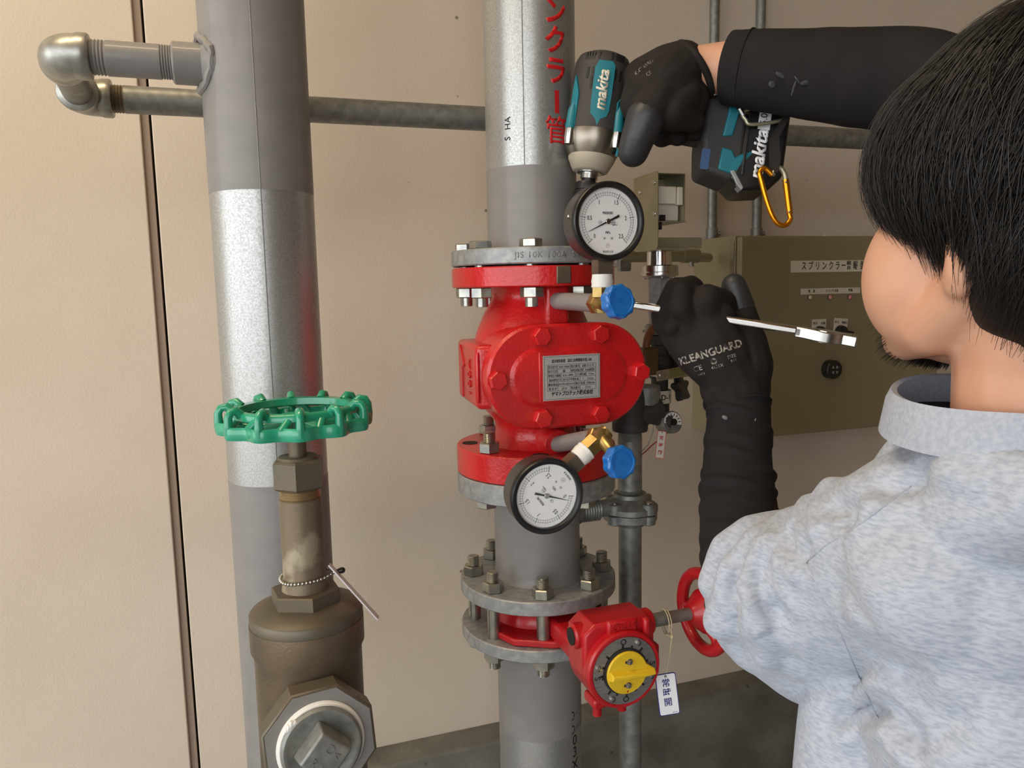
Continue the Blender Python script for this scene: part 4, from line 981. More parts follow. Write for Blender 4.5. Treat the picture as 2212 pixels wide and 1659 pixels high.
MB().box(None, (X0+0.0045, Yf+0.014, bz0+hh*0.38), (X1-0.011, Yf+0.03, bz0+hh*0.74)).build('terminal_cover', M['label'], t, bevel=0.0012)
MB().box(None, (X1-0.010, Yf+0.012, bz0+hh*0.36), (X1-0.002, Yf+0.03, bz0+hh*0.73)).build('terminal_cover', M['label'], t, bevel=0.001)
MB().box(None, (X0+0.014, Yf+0.016, bz0+0.002), (X0+0.021, Yf+0.026, bz0+hh*0.16)).build('micro_switch', M['black'], t)
MB().box(None, (X0+0.006, Yf+0.017, bz0+0.002), (X0+0.011, Yf+0.024, bz0+hh*0.09)).build('contact', M['brass'], t)
MB().box(None, (X0+0.002, Yb-0.012, bz0+hh*0.74), (X0+0.026, Yb-0.006, bz1-0.002)).build('dark_insulator', M['black'], t)
MB().box(None, (X0+0.002, Yf+0.008, bz0-0.010), (X0+0.011, Yf+0.018, bz0)).build('cable_clip', M['black'], t)
# horizontal mounting flange of the switch
fz1, fz0 = PY(1470, 513, 0.96).z, PY(1470, 536, 0.96).z
MB().prism(FR((0,0.96,0)), [(x, z) for x, z in ((X0, fz0), (PY(1516, 530, 0.96).x, fz0), (PY(1516, 530, 0.96).x, fz1), (X0+0.003, fz1))], -0.0012, 0, 0.0).build('mounting_strip', M['sheet'], t, bevel=0.0004)
MB().box(None, (X0-0.001, Yf, zb_-0.001), (sx+0.018, 0.985, zb_+0.001)).build('base_tray', M['sheet'], t)
# ================================================================= conduits
def conduit(px0, px1, label, r=0.0095):
    X = PY(px1, 500, WY-0.02).x; zb2 = PY(px1, 507, WY-0.02).z
    t = thing('conduit', (X, WY-0.0115, zb2), label, 'conduit', 'vertical conduits above the cabinet')
    MB().lathe(UP((X, WY-0.0115, 0)), [(0,zb2), (r,zb2), (r,CEIL), (0,CEIL)], 24).build('tube', M['galvd'], t)
    cl = MB().lathe(UP((X, WY-0.0115, 0)), [(0,zb2-0.01), (r+0.0022,zb2-0.01), (r+0.0025,zb2-0.008), (r+0.0025,zb2+0.012), (r+0.0015,zb2+0.014), (0,zb2+0.014)], 24).build('connector', M['galvd'], t)
    MB().lathe(frame((X+r, WY-0.0115, zb2+0.003), (0,0,1), (1,-0.5,0)), [(0,0), (0.003,0), (0.003,0.006), (0.0045,0.006), (0.0045,0.009), (0,0.009)], 12).build('set_screw', M['zinc'], cl)
    return t
conduit(1550, 1543, 'left of the two thin steel conduits dropping to the alarm cabinet')
conduit(1660, 1640, 'right of the two thin steel conduits dropping to the alarm cabinet')
# horizontal conduit and connector from the switch to the cabinet
hy = 1.20; z_ = PY(1440, 553, hy).z
ca_, cb_ = PY(1338, 553, hy).x, PY(1505, 549, hy).x
t = thing('horizontal_conduit', (ca_, hy, z_), 'short horizontal conduit entering the left side of the alarm cabinet', 'conduit')
MB().tube([(ca_, hy, z_), (cb_-0.012, hy, z_)], 0.0105, 20).build('tube', M['sheet'], t)
MB().tube([(cb_-0.030, hy, z_), (cb_+0.002, hy, z_)], 0.0128, 20).build('connector', M['sheet'], t)
MB().tube([(cb_-0.014, hy-0.004, z_-0.010), (cb_-0.012, hy-0.004, z_-0.019)], 0.004, 12).build('set_screw', M['zinc'], t)
MB().tube([(cb_, hy, z_), (cb_+0.03, hy+0.05, z_), (cb_+0.09, WY-0.1, z_)], 0.009, 14).build('bend', M['sheet'], t)
bk = PY(1348, 572, hy)
MB().prism(FR((bk.x, hy, bk.z)), rrect(0.022, 0.022, 0.003), -0.006, 0.006, 0.001).build('saddle', M['galvd'], t)
MB().tube([(bk.x, hy, bk.z), (bk.x, WY, bk.z)], 0.004, 10).build('wall_anchor', M['galvd'], t)
# ================================================================= alarm cabinet
BF = 1.24
bx_l = PY(1597, 700, BF).x; bz_t = PY(1700, 508, BF).z; bz_b = PY(1700, 944, BF).z
bx_r = bx_l + 0.50
t = thing('alarm_cabinet', ((bx_l+bx_r)/2, WY, bz_b), 'olive grey steel alarm cabinet with labelled switches mounted on the wall', 'cabinet')
MB().box(None, (bx_l, BF+0.018, bz_b), (bx_r, WY, bz_t)).build('housing', M['box'], t, bevel=0.002)
dr = MB().box(None, (bx_l+0.002, BF, bz_b+0.003), (bx_r-0.002, BF+0.016, bz_t-0.003)).build('door', M['box'], t, bevel=0.0025, segs=3)
MB().box(None, (bx_l-0.0015, BF+0.020, bz_t-0.16), (bx_l, BF+0.032, bz_t-0.012)).build('side_latch_strip', mat('strip_olive', (112,106,76), 0.4), t, bevel=0.0005)
MB().box(None, (bx_l-0.0025, BF+0.019, bz_t-0.045), (bx_l-0.001, BF+0.029, bz_t-0.010)).build('hinge_cover', M['sheet'], t, bevel=0.0005)
MB().box(None, (PY(1803, 506, BF).x-0.006, BF+0.02, bz_t), (PY(1803,506,BF).x+0.006, BF+0.026, bz_t+0.003)).build('top_clip', M['label'], t)
def onbox(px, py): p = PY(px, py, BF); return (p.x, p.z)
BFm = FR((0, BF, 0))
x0, zA_ = onbox(1708, 588); x1, zB_ = onbox(1888, 564)
zmid = (onbox(1708,577)[1]+onbox(1888,573)[1])/2; hh = 0.0225
lab = MB().prism(BFm, [(x0,zmid-hh/2),(x1,zmid-hh/2),(x1,zmid+hh/2),(x0,zmid+hh/2)], 0, 0.0012).build('title_label', M['label'], dr)
text_mb([(c, onbox(px, 575)[0], zmid, 0.0185, {'sx': 0.66, 'off': 0.006}) for c, px in zip('スプリンクラー警報盤', (1735.5,1750,1765,1779.5,1794,1808,1821,1832.5,1846.5,1862))], BFm @ Matrix.Translation((0,0,0.0012))).build('label_lettering', M['ink'], lab, ang=180)
x0, _ = onbox(1730, 630); x1, _ = onbox(1857, 628); zm2 = onbox(1790, 628.5)[1]
lab = MB().prism(BFm, [(x0,zm2-0.0057),(x1,zm2-0.0057),(x1,zm2+0.0057),(x0,zm2+0.0057)], 0, 0.0012).build('lamp_label', M['label'], dr)
text_mb([('電　源', onbox(1752,629)[0], zm2, 0.0065, {'sx': .85}), ('スイッチ注意', onbox(1796,629)[0], zm2, 0.0062, {'sx': .85}), ('警報', onbox(1836,628)[0], zm2, 0.0065, {'sx': .85})], BFm @ Matrix.Translation((0,0,0.0012))).build('label_lettering', M['ink'], lab, ang=180)
for px, c in ((1748, (190,186,150)), (1791, (210,140,124)), (1834, (210,120,124))):
    x, z = onbox(px, 642); lf = FR((x, BF, z))
    lm = MB().lathe(lf, [(0,0), (0.0058,0), (0.0056,0.003), (0.0042,0.0035), (0,0.0035)], 24).build('lamp_bezel', M['chromer'], dr)
    MB().sphere(None, 0.0042, 14, 8, M=lf @ Matrix.Translation((0,0,0.003))).build('lamp_lens', mat('lamp_lens', c, 0.15, coat=0.5), lm)
for i, (px, py, ro) in enumerate(((1769, 708, 0.0), (1815, 706, -0.08))):
    x, z = onbox(px, py); lf = FR((x, BF, z)) @ Matrix.Rotation(ro, 4, 'Z')
    pl_ = MB().box(lf, (-0.0165,-0.020,0), (0.0165,0.017,0.0012)).build('switch_label', M['label'], dr)
    text_mb([('停止', -0.0105, 0.009, 0.0056), (('自動','警報停止')[i], 0.0085, 0.0085, 0.0056, {'sx': (1,0.6)[i]})], lf @ Matrix.Translation((0,0,0.0012))).build('label_lettering', M['ink'], pl_, ang=180)
    sw = MB().lathe(lf @ Matrix.Translation((0,-0.010,0)), [(0,0.0012), (0.0135,0.0012), (0.0135,0.004), (0.012,0.010), (0.009,0.012), (0,0.012)], 32).build('selector_switch', M['black'], dr)
    MB().box(lf @ Matrix.Translation((0,-0.010,0)) @ Matrix.Rotation((0.0,-0.1)[i],4,'Z'), (-0.010,-0.0035,0.012), (0.016,0.0035,0.022)).build('switch_lever', M['black'], sw, bevel=0.001)
x, z = onbox(1790, 797); lf = FR((x, BF, z))
bz_ = MB().lathe(lf, [(0,0), (0.0185,0), (0.0185,0.016), (0.017,0.018), (0,0.018)], 40).build('buzzer', M['black'], dr)
for k in range(4):
    a = k*PI/2+PI/4; o = [(0.003*math.cos(a), 0.003*math.sin(a)), (0.0095*math.cos(a-0.38), 0.0095*math.sin(a-0.38)), (0.0095*math.cos(a+0.38), 0.0095*math.sin(a+0.38))]
    MB().prism(lf, o, 0.018, 0.0184).build('buzzer_slot', M['galvf'], bz_)
# ================================================================= impact driver
DC = P(1291, 238, 0.93)
da = dirw(-0.125, -0.99, 0.03)                      # nose direction
dh = dirw(0.985, -0.16, -0.02)                      # handle direction
dh = (dh - da*dh.dot(da)).normalized()
dn = da.cross(dh).normalized()
if dn.dot(Fv) > 0: dn = -dn                        # towards the camera
def DP_(h, a, n): return DC + dh*h + da*a + dn*n
drv = thing('impact_driver', DC, 'teal and black cordless impact driver held nose down over the top flange', 'power tool')
AXM = frame(DC, dh, da)                            # z along nose; x along handle
HS = Matrix.Diagonal((1.0, 0.94, 1, 1))
MB().lathe(AXM @ HS, [(0,-0.064), (0.022,-0.064), (0.030,-0.060), (0.0335,-0.052), (0.0345,-0.030), (0.0352,0.0), (0.0365,0.030), (0,0.030)], 56).build('motor_housing', M['rubber'], drv, ang=50)
MB().lathe(AXM @ HS, [(0,0.022), (0.0355,0.022), (0.0365,0.034), (0.0345,0.046), (0.027,0.062), (0.024,0.066), (0,0.066)], 56).build('hammer_case', mat('aluminium_case', (150,142,128), 0.3, 0.9, c2=(120,112,100), scale=30), drv, ang=50)
MB().lathe(AXM, [(0,0.058), (0.0285,0.058), (0.0280,0.061), (0.0215,0.074), (0.018,0.0755), (0,0.0755)], 48).build('nose_bumper', mat('cream_bumper', (176,166,146), 0.5), drv, ang=50)
MB().lathe(AXM, [(0,0.0755), (0.0150,0.0755), (0.0150,0.077), (0.0105,0.0775), (0.0105,0.084), (0,0.084)], 32).build('bit_collar', M['chromer'], drv)
# side plates wrapped on the barrel. local: u across (positive towards handle), v along nose
def wrap_plate(o, R, t0, t1, mt, name, parent, a0=0.0, steps=3):
    # a0: angle of the plate centre measured from dn towards the handle
    mb = MB(); vs = []; n = len(o)
    for t in (t0, t1):
        for u, v in o:
            a = a0 + u/R; r = R+t
            vs.append(DP_(r*math.sin(a), v, r*0.94*math.cos(a)))
    # fan triangulated front via centroid to follow the curve
    cu = sum(p[0] for p in o)/n; cv = sum(p[1] for p in o)/n
    a = a0+cu/R; r = R+t1; vs.append(DP_(r*math.sin(a), cv, r*0.94*math.cos(a)))
    fs = [(i, (i+1)%n, n+(i+1)%n, n+i) for i in range(n)] + [(n+i, n+(i+1)%n, 2*n) for i in range(n)]
    return mb.add(vs, fs).build(name, mt, parent, ang=25)
R1 = 0.0352
A0 = -0.07
lp = wrap_plate([(-0.004,-0.047),(0.011,-0.047),(0.015,-0.043),(0.015,-0.010),(0.014,0.010),(0.012,0.017),(0.005,0.021),(0.002,0.029),(-0.001,0.021),(-0.007,0.015),(-0.008,0.0),(-0.008,-0.038)][::-1], R1, 0.0003, 0.0013, M['teal'], 'logo_panel', drv, A0)
# logo text running up the barrel
LM = frame(DP_(0,0,0)+dn*0, -da, dn)               # x up the barrel
def barrel_text(s, u0, v0, size, R, parent, off=0.03):
    mb = text_mb([(s, 0, 0, size, {'shear': 0.25, 'off': off})], Matrix(), thick=0.0006)
    for i, p in enumerate(mb.v):
        a = A0 + (u0 + (-p.y))/R*1.0; r = R+0.0013+p.z
        a = A0 + (u0 - p.y)/R
        mb.v[i] = DP_(r*math.sin(a), v0 - p.x, r*0.94*math.cos(a))
    return mb.build('logo_lettering', M['logo'], parent, ang=180)
barrel_text('makita', 0.0032, -0.012, 0.0175, R1, lp)
wrap_plate([(0.0,0.032),(0.0,-0.002),(0.008,-0.012),(0.011,-0.010),(0.030,0.004),(0.031,0.010),(0.026,0.028),(0.024,0.052),(0.020,0.056),(0.010,0.058),(0.012,0.034)][::-1], R1+0.0008, -0.002, 0.0012, M['teal'], 'side_panel', drv, 0.62)
wrap_plate([(-0.014,0.028),(-0.013,-0.015),(-0.011,-0.032),(-0.002,-0.010),(-0.002,0.028)], R1+0.0008, -0.002, 0.0012, M['teal'], 'side_panel', drv, -0.72)
def on_barrel(u_ang, v, R=R1+0.001): return DP_(R*math.sin(u_ang), v, R*0.94*math.cos(u_ang))
def nrm(u_ang): return (dh*math.sin(u_ang)+dn*math.cos(u_ang)).normalized()
for ua, nm in ((0.78, 'lamp_cover'), (-0.98, 'lamp_cover')):
    p0, p1 = on_barrel(ua, 0.0, R1), on_barrel(ua, 0.032, R1+0.001)
    MB().tube([p0, p0.lerp(p1, .3), p1], [0.002, 0.0062, 0.0066], 16).build(nm, M['teal'], drv)
    MB().tube([p1, p1+da*0.012, p1+da*0.018], [0.0064, 0.0062, 0.0050], 16).build('lamp_lens', M['chromer'], drv)
# vents
def slot(ua, v, w, h, mt, name, sk=0.0, R=R1):
    p = on_barrel(ua, v, R+0.0002); n_ = nrm(ua); 
    m_ = frame(p, -da, n_) ; o = [(-h/2,-w/2),(h/2,-w/2+sk),(h/2,w/2+sk),(-h/2,w/2)]
    return MB().prism(m_, o, -0.001, 0.0006).build(name, mt, drv)
for k, ua in enumerate((-0.70,-0.60,-0.50,-0.40,-0.22, 0.25,0.42,0.52,0.62,0.72)): slot(ua, -0.0535, 0.0022, 0.009, M['ink'], 'vent_slot', R=R1-0.0022)
for ua in (-0.56, -0.36, 0.42, 0.62): slot(ua, -0.033, 0.003, 0.013, M['ink'], 'vent_slot', R=R1-0.001)
for ua in (-0.37, 0.37): slot(ua, -0.021, 0.0026, 0.013, M['ink'], 'vent_slot', 0.001, R=R1-0.0005)
slot(0.98, 0.022, 0.004, 0.016, M['ink'], 'reversing_switch', R=R1+0.001)
# handle and foot
hp = [DP_(0.028,-0.002,0), DP_(0.060,0.012,0), DP_(0.100,0.014,0), DP_(0.140,0.014,0)]
MB().tube(hp, [0.0215,0.0185,0.0175,0.020], 24, flat=0.85).build('handle', M['rubber'], drv)
def hbox(name, mt, o, n0, n1, bevel, parent=drv, segs=3):   # outline in (h, a), thickness along n
    Fm = frame(DC, dh, dn)
    y = (Fm.to_3x3() @ V(0,1,0)).dot(da); sg = 1 if y > 0 else -1
    oo = [(h, a*sg) for h, a in o]
    ar = sum(oo[i-1][0]*oo[i][1]-oo[i][0]*oo[i-1][1] for i in range(len(oo)))
    if ar < 0: oo = oo[::-1]
    return MB().prism(Fm, oo, n0, n1).build(name, mt, parent, bevel=bevel, segs=segs)
hbox('handle_foot', M['rubber'], [(0.122,-0.022),(0.158,-0.030),(0.172,-0.030),(0.176,0.072),(0.158,0.072),(0.128,0.064),(0.124,0.030)], -0.034, 0.032, 0.006)
hbox('foot_trim', M['teal'], [(0.152,-0.0285),(0.166,-0.0285),(0.158,0.022),(0.146,0.024)], 0.026, 0.0345, 0.002)
hbox('foot_trim', M['teal'], [(0.148,0.036),(0.160,0.038),(0.164,0.046),(0.183,0.034),(0.185,0.040),(0.165,0.066),(0.146,0.062)], 0.020, 0.034, 0.002)
bt = hbox('battery', M['black'], [(0.172,-0.036),(0.215,-0.036),(0.222,-0.028),(0.222,0.062),(0.208,0.078),(0.176,0.083),(0.160,0.070),(0.170,0.040)], -0.034, 0.034, 0.005)
hbox('battery_edge_strip', M['galvf'], [(0.160,0.0625),(0.170,0.078),(0.176,0.0835),(0.178,0.080),(0.165,0.061)], 0.018, 0.0350, 0.001, bt)
hbox('battery_rib', M['black'], [(0.173,-0.02),(0.176,-0.02),(0.176,0.066),(0.173,0.066)], 0.033, 0.0355, 0.0008, bt)
BFm2 = frame(DP_(0.191, 0.040, 0.0341), -da, dn)
text_mb([('makita', 0.0, -0.0, 0.0215, {'shear': 0.2, 'off': 0.03})], BFm2, thick=0.0003).build('logo_lettering', M['tagw'], bt, ang=180)
MB().prism(frame(DP_(0.191, -0.001, 0.0341), -da, dn), [(-0.012,-0.008),(0.012,-0.008),(0.012,0.006),(-0.012,0.006)], 0, 0.0003).build('white_sticker', M['tagw'], bt)
text_mb([('5.0', 0,0,0.011)], frame(DP_(0.191, -0.001, 0.0345), -da, dn), thick=0.0002).build('marker_mark', M['ink'], bt, ang=180)
MB().prism(frame(DP_(0.130, 0.052, 0.0322), -da, dn), rrect(0.024, 0.010, 0.002), 0, 0.0006).build('display', mat('blue_display', (60,90,130), 0.3), drv)
# belt hook
hk = [DP_(h, a, 0.044) for h, a in ((0.165,-0.004),(0.200,-0.020),(0.212,-0.018),(0.216,-0.008),(0.210,0.001),(0.176,0.010),(0.168,0.006))]
MB().tube(smooth_path(hk, 5, True), 0.0022, 8, closed=True, flat=1.0).build('belt_hook', M['sheet'], drv)
MB().prism(frame(DP_(0.168,-0.016,0.036), dh, dn), rrect(0.018,0.026,0.003), -0.001, 0.002).build('hook_plate', M['chromer'], drv)
MB().tube([DP_(0.162,-0.02,0.037), DP_(0.160,-0.005,0.045), DP_(0.165,0.001,0.045)], 0.003, 8).build('hook_bend', M['chromer'], drv)
MB().lathe(frame(DP_(0.169,-0.018,0.038), dh, dn), [(0,0), (0.0042,0), (0.0040,0.002), (0.002,0.003), (0,0.003)], 16).build('screw', M['chromer'], drv)
# strap and carabiner
cb_top = P(1668, 372, 0.865)
MB().tube([DP_(0.215,-0.008,0.046), P(1672, 300, 0.872), P(1674, 350, 0.868), P(1670, 376, 0.866)], [0.006,0.0075,0.008,0.0065], 10, flat=0.3).build('wrist_strap', M['glove'], drv)
cbt = thing('carabiner', cb_top, 'orange carabiner dangling from the black strap of the impact driver', 'carabiner')
cp = [(1668,378),(1652,364),(1641,372),(1645,392),(1655,430),(1668,466),(1682,484),(1697,486),(1707,474),(1705,462)]
MB().tube(smooth_path([P(x, y, 0.866) for x, y in cp]), 0.0029, 12).build('frame', M['orange'], cbt)
MB().tube(smooth_path([P(x, y, 0.866) for x, y in ((1668,378),(1682,362),(1694,374),(1698,392))]), 0.0029, 12).build('frame_hook', M['sheet'], cbt)
MB().tube([P(x, y, 0.866) for x, y in ((1697,388),(1706,462))], 0.0036, 14).build('gate', M['orange'], cbt)
for x, y in ((1698,393),(1705,458)):
    MB().sphere(P(x, y, 0.8625), 0.0014, 8, 6).build('gate_pin', M['chromer'], cbt)
# socket below the nose
s0_ = DP_(0,0.084,0)
sk = thing('impact_socket', s0_, 'black impact socket between driver nose and flange bolt', 'socket')
SKM = frame(s0_, dh, da)
MB().lathe(SKM, [(0,-0.002), (0.0085,-0.002), (0.0085,0.004), (0.0150,0.005), (0.0155,0.007), (0.0155,0.014), (0.0145,0.0145), (0.0145,0.017), (0.0158,0.018), (0.0158,0.022), (0.0148,0.024), (0,0.024)], 36).build('adapter', M['black'], sk)
MB().lathe(SKM, [(0,0.024), (0.0135,0.024), (0.0155,0.030), (0.0165,0.046), (0.0165,0.075), (0,0.075)], 36).build('socket_body', M['socket'], sk)
# ================================================================= spanner in the left hand
wr = thing('ratchet_spanner', P(1460, 672, 0.86), 'long chrome ratchet spanner held level in the left glove', 'wrench')
a_, b_ = P(1366, 658, 0.870), P(1722, 716, 0.820)
dw = (b_-a_).normalized(); upw = Vector(dirw(0.12,1,-0.25)); nw = dw.cross(upw).normalized()
WF_ = frame(a_, dw, upw)
L = (b_-a_).length
MB().prism(WF_, [(0,-0.0040),(0.09,-0.0048),(L,-0.0052),(L,0.0052),(0.09,0.0048),(0,0.0040)], -0.0042, 0.0042).build('shank', M['chrome'], wr, bevel=0.0022, segs=3)
HD = frame(b_+dw*0.028, dw, upw)
MB().prism(HD, [(-0.030,-0.0045),(-0.020,-0.006),(-0.010,-0.0125),(0.0,-0.0155),(0.010,-0.0135),(0.016,-0.008),(0.030,-0.012),(0.034,-0.007),(0.020,0.0),(0.033,0.008),(0.028,0.012),(0.016,0.009),(0.010,0.0135),(0.0,0.0155),(-0.010,0.0125),(-0.020,0.006),(-0.030,0.0045)], -0.0056, 0.0056).build('jaw', M['chromer'], wr, bevel=0.001)
MB().lathe(HD, [(0,-0.0062), (0.0105,-0.0062), (0.0105,0.0062), (0,0.0062)], 32).build('ratchet_ring', M['chrome'], wr)
MB().prism(frame(b_+dw*0.004, dw, upw), [(-0.005,-0.005),(0.004,-0.0055),(0.004,0.0055),(-0.005,0.005)], -0.0032, 0.0032).build('shank_neck', M['galvd'], wr)
# ================================================================= the worker
per = thing('person', cw(0.40, -0.3, 0.62), 'man in heather grey sweatshirt and black gloves, back turned, holding driver and spanner', 'person')
HC = cw(0.343, 0.100, 0.515)                       # head centre
def wdir(x, y, d): return Vector(dirw(x, y, d))
upv = V(0,0,1)
hf = wdir(-0.42, 0.25, 0.91); hl_ = wdir(-0.91, 0.0, -0.42)
hu = hf.cross(hl_); hu = hu if hu.z > 0 else -hu
hl_ = hu.cross(hf); 
hroll = 0.0
def HP(f, l, u): return HC + hf*f + hl_*l + hu*u
HM = Matrix((hf, hl_, hu)).transposed().to_4x4()
def ell(mb, c, r, M_=None, seg=28, rings=16):
    m_ = HM.copy() if M_ is None else M_.copy(); m_.translation = Vector(c)
    mb.lathe(m_ @ Matrix.Diagonal((r[0], r[1], r[2], 1)), [(0,-1)] + [(math.cos(a), math.sin(a)) for a in [(-PI/2+PI*i/rings) for i in range(1, rings)]] + [(0,1)], seg)
S_ = 1.0
body = MB()
ell(body, HP(-0.012,0,0.028), (0.094,0.077,0.090))
ell(body, HP(0.030,0,-0.022), (0.058,0.064,0.074))
ell(body, HP(0.058,0,-0.072), (0.030,0.032,0.024))
for s in (-1, 1):
    ell(body, HP(0.038,s*0.034,-0.032), (0.046,0.040,0.056))
    body.chain([HP(-0.006,s*0.054,-0.042), HP(0.018,s*0.046,-0.066), HP(0.060,s*0.016,-0.084)], [0.020,0.022,0.016])
    body.chain([HP(0.088,s*0.014,0.022), HP(0.078,s*0.044,0.020)], [0.010,0.010])
    # ear: helix, bowl and lobe
    pts = [HP(-0.022+0.014*math.cos(a), s*(0.078+0.006*abs(math.sin(a))), -0.002+0.028*math.sin(a)) for a in np.linspace(-1.2, 3.6, 14)]
    body.chain(pts, [0.0048]*14, 8); ell(body, HP(-0.016,s*0.076,-0.030), (0.0125,0.0080,0.015)); ell(body, HP(-0.020,s*0.074,-0.004), (0.012,0.004,0.022))
body.chain([HP(0.088,0,0.014), HP(0.097,0,-0.010), HP(0.104,0,-0.026)], [0.009,0.0095,0.0112])
for s in (-1,1): ell(body, HP(0.095,s*0.012,-0.031), (0.011,0.008,0.008))
body.chain([HP(0.080,-0.018,-0.054), HP(0.089,0,-0.052), HP(0.080,0.018,-0.054)], [0.005,0.0062,0.005])
body.chain([HP(0.079,-0.016,-0.063), HP(0.086,0,-0.063), HP(0.079,0.016,-0.063)], [0.005,0.0068,0.005])
NB = cw(0.392, -0.080, 0.525)                      # base of the neck
ell(body, HP(-0.035,0.0,-0.065), (0.054,0.057,0.058))
body.chain([HP(-0.030,0,-0.05), HP(-0.040,0.0,-0.12), NB], [0.056,0.052,0.054])
# trunk frame
CHC = cw(0.43, -0.235, 0.60); HIP = V(CHC.x+0.01, CHC.y-0.01, CAMZ-0.58)
_f = wdir(-0.575, 0.1, 0.815); tf = V(_f.x, _f.y, 0).normalized(); tl = V(0,0,1).cross(tf)
tl = (tl*0.93+tf*-0.37).normalized() if False else tl
TM = Matrix((tf, tl, V(0,0,1))).transposed().to_4x4()
ell(body, CHC, (0.095,0.155,0.19), TM); ell(body, CHC.lerp(HIP, .55), (0.09,0.14,0.18), TM); ell(body, HIP, (0.10,0.155,0.13), TM)
LS = cw(0.300, -0.130, 0.535); RS = cw(0.535, -0.06, 0.70)
body.chain([NB, LS], [0.06,0.052]); body.chain([NB, RS], [0.06,0.052])
LE = P(1632, 1330, 0.735); LWp = P(1592, 868, 0.865)
RE = P(1935, 175, 0.80); RWp = P(1528, 150, 0.885)
body.chain([LS, LE], [0.050,0.036]); body.chain([P(1620,1290,0.745), P(1604,1180,0.772), P(1597,1120,0.795), P(1593,1000,0.835), P(1596,900,0.860), LWp], [0.033,0.033,0.032,0.029,0.0265,0.026])
body.chain([RS, P(2080,230,0.75)], [0.050,0.042]); body.chain([P(2080,230,0.75), P(1960,178,0.79), P(1850,168,0.815), P(1720,158,0.845), P(1620,150,0.868), P(1560,147,0.880), P(1500,150,0.886)], [0.042,0.041,0.040,0.038,0.034,0.0285,0.026])
legs = []
for s in (-1, 1):
    hj = HIP + tl*(s*0.09) + V(0,0,-0.05); kn = V(hj.x, hj.y, 0.47)+tl*(s*0.02)+tf*0.02; an = V(hj.x, hj.y, 0.09)+tl*(s*0.03)
    legs.append((hj, kn, an)); body.chain([hj, kn, an], [0.08,0.052,0.036]); body.chain([an, an+tf*0.12+V(0,0,-0.05)], [0.035,0.028])
# ---- hands: chains in picture pixels with depth, radius in metres
def pc_(l): return [P(x, y, z) for x, y, z, r in l], [r for x, y, z, r in l]
LH = {   # left hand, back towards the camera, round the spanner
 'palm': [(1590,868,0.868,0.030),(1580,820,0.866,0.034),(1556,770,0.862,0.036),(1530,728,0.860,0.034)],
 'palm2': [(1604,850,0.870,0.028),(1612,790,0.866,0.030),(1606,740,0.866,0.026)],
 'knuckles': [(1470,722,0.862,0.022),(1505,700,0.855,0.023),(1545,690,0.856,0.022)],
 'palm3': [(1570,810,0.866,0.030),(1510,760,0.862,0.028),(1472,726,0.862,0.022)],
 'little': [(1476,728,0.864,0.0155),(1437,700,0.862,0.0140),(1432,682,0.870,0.0135),(1450,706,0.848,0.0110)],
 'ring': [(1478,712,0.866,0.0155),(1444,668,0.866,0.0150),(1462,626,0.870,0.0145),(1496,622,0.880,0.0130)],
 'middle': [(1492,618,0.872,0.0125),(1470,632,0.846,0.0138),(1469,664,0.838,0.0138),(1490,690,0.846,0.0130)],
 'index': [(1546,700,0.858,0.0185),(1518,662,0.845,0.0175),(1526,645,0.848,0.0165),(1556,650,0.868,0.0145),(1574,672,0.888,0.013)],
 'thumb': [(1606,765,0.872,0.0235),(1610,715,0.884,0.0200),(1600,668,0.888,0.0165),(1588,630,0.885,0.0150),(1585,617,0.884,0.0135)],
}
RH = {   # right hand on the driver grip
 'palm': [(1474,154,0.885,0.030),(1460,164,0.884,0.033),(1440,185,0.880,0.036),(1408,196,0.882,0.032)],
 'palm2': [(1488,198,0.890,0.020),(1480,215,0.886,0.028),(1420,235,0.886,0.026)],
 'back': [(1470,130,0.895,0.022),(1440,150,0.900,0.028),(1392,172,0.905,0.026)],
 'thumb': [(1420,215,0.868,0.025),(1395,255,0.864,0.0215),(1378,298,0.868,0.0185),(1368,328,0.874,0.0165)],
 'web': [(1400,180,0.880,0.026),(1388,222,0.880,0.026)],
 'index': [(1390,175,0.915,0.016),(1400,225,0.955,0.015),(1415,262,0.950,0.014),(1410,280,0.930,0.012)],
 'middle': [(1425,185,0.920,0.016),(1440,240,0.960,0.015),(1442,285,0.942,0.0145),(1430,294,0.915,0.0135)],
 'ring': [(1455,175,0.920,0.016),(1468,235,0.955,0.015),(1472,285,0.935,0.0140),(1464,292,0.912,0.0130)],
 'little': [(1488,165,0.915,0.015),(1500,225,0.945,0.014),(1506,272,0.930,0.0128),(1500,284,0.912,0.012)],
 'heel': [(1476,205,0.872,0.022),(1450,240,0.868,0.022),(1500,262,0.880,0.012)],
}
for D in (LH, RH):
    for k, l in D.items():
        p_, r_ = pc_(l); body.chain(p_, [r*0.80 for r in r_], 10)
bo = organic(body, 'body', M['skin'], per, 0.0034, 9)
# gloves
def knit_disp(co, nr): return np.zeros(len(co))
g = MB()
for k, l in LH.items(): p_, r_ = pc_(l); g.chain(p_, r_)
g.chain([P(1582,800,0.866), P(1588,848,0.866)], [0.034,0.0335])
g.chain([P(1570,838,0.866), P(1606,838,0.868)], [0.030,0.030])
lg = organic(g, 'left_glove', M['glove'], per, 0.0020, 3)
tag(lg, 'black glove gripping the spanner')
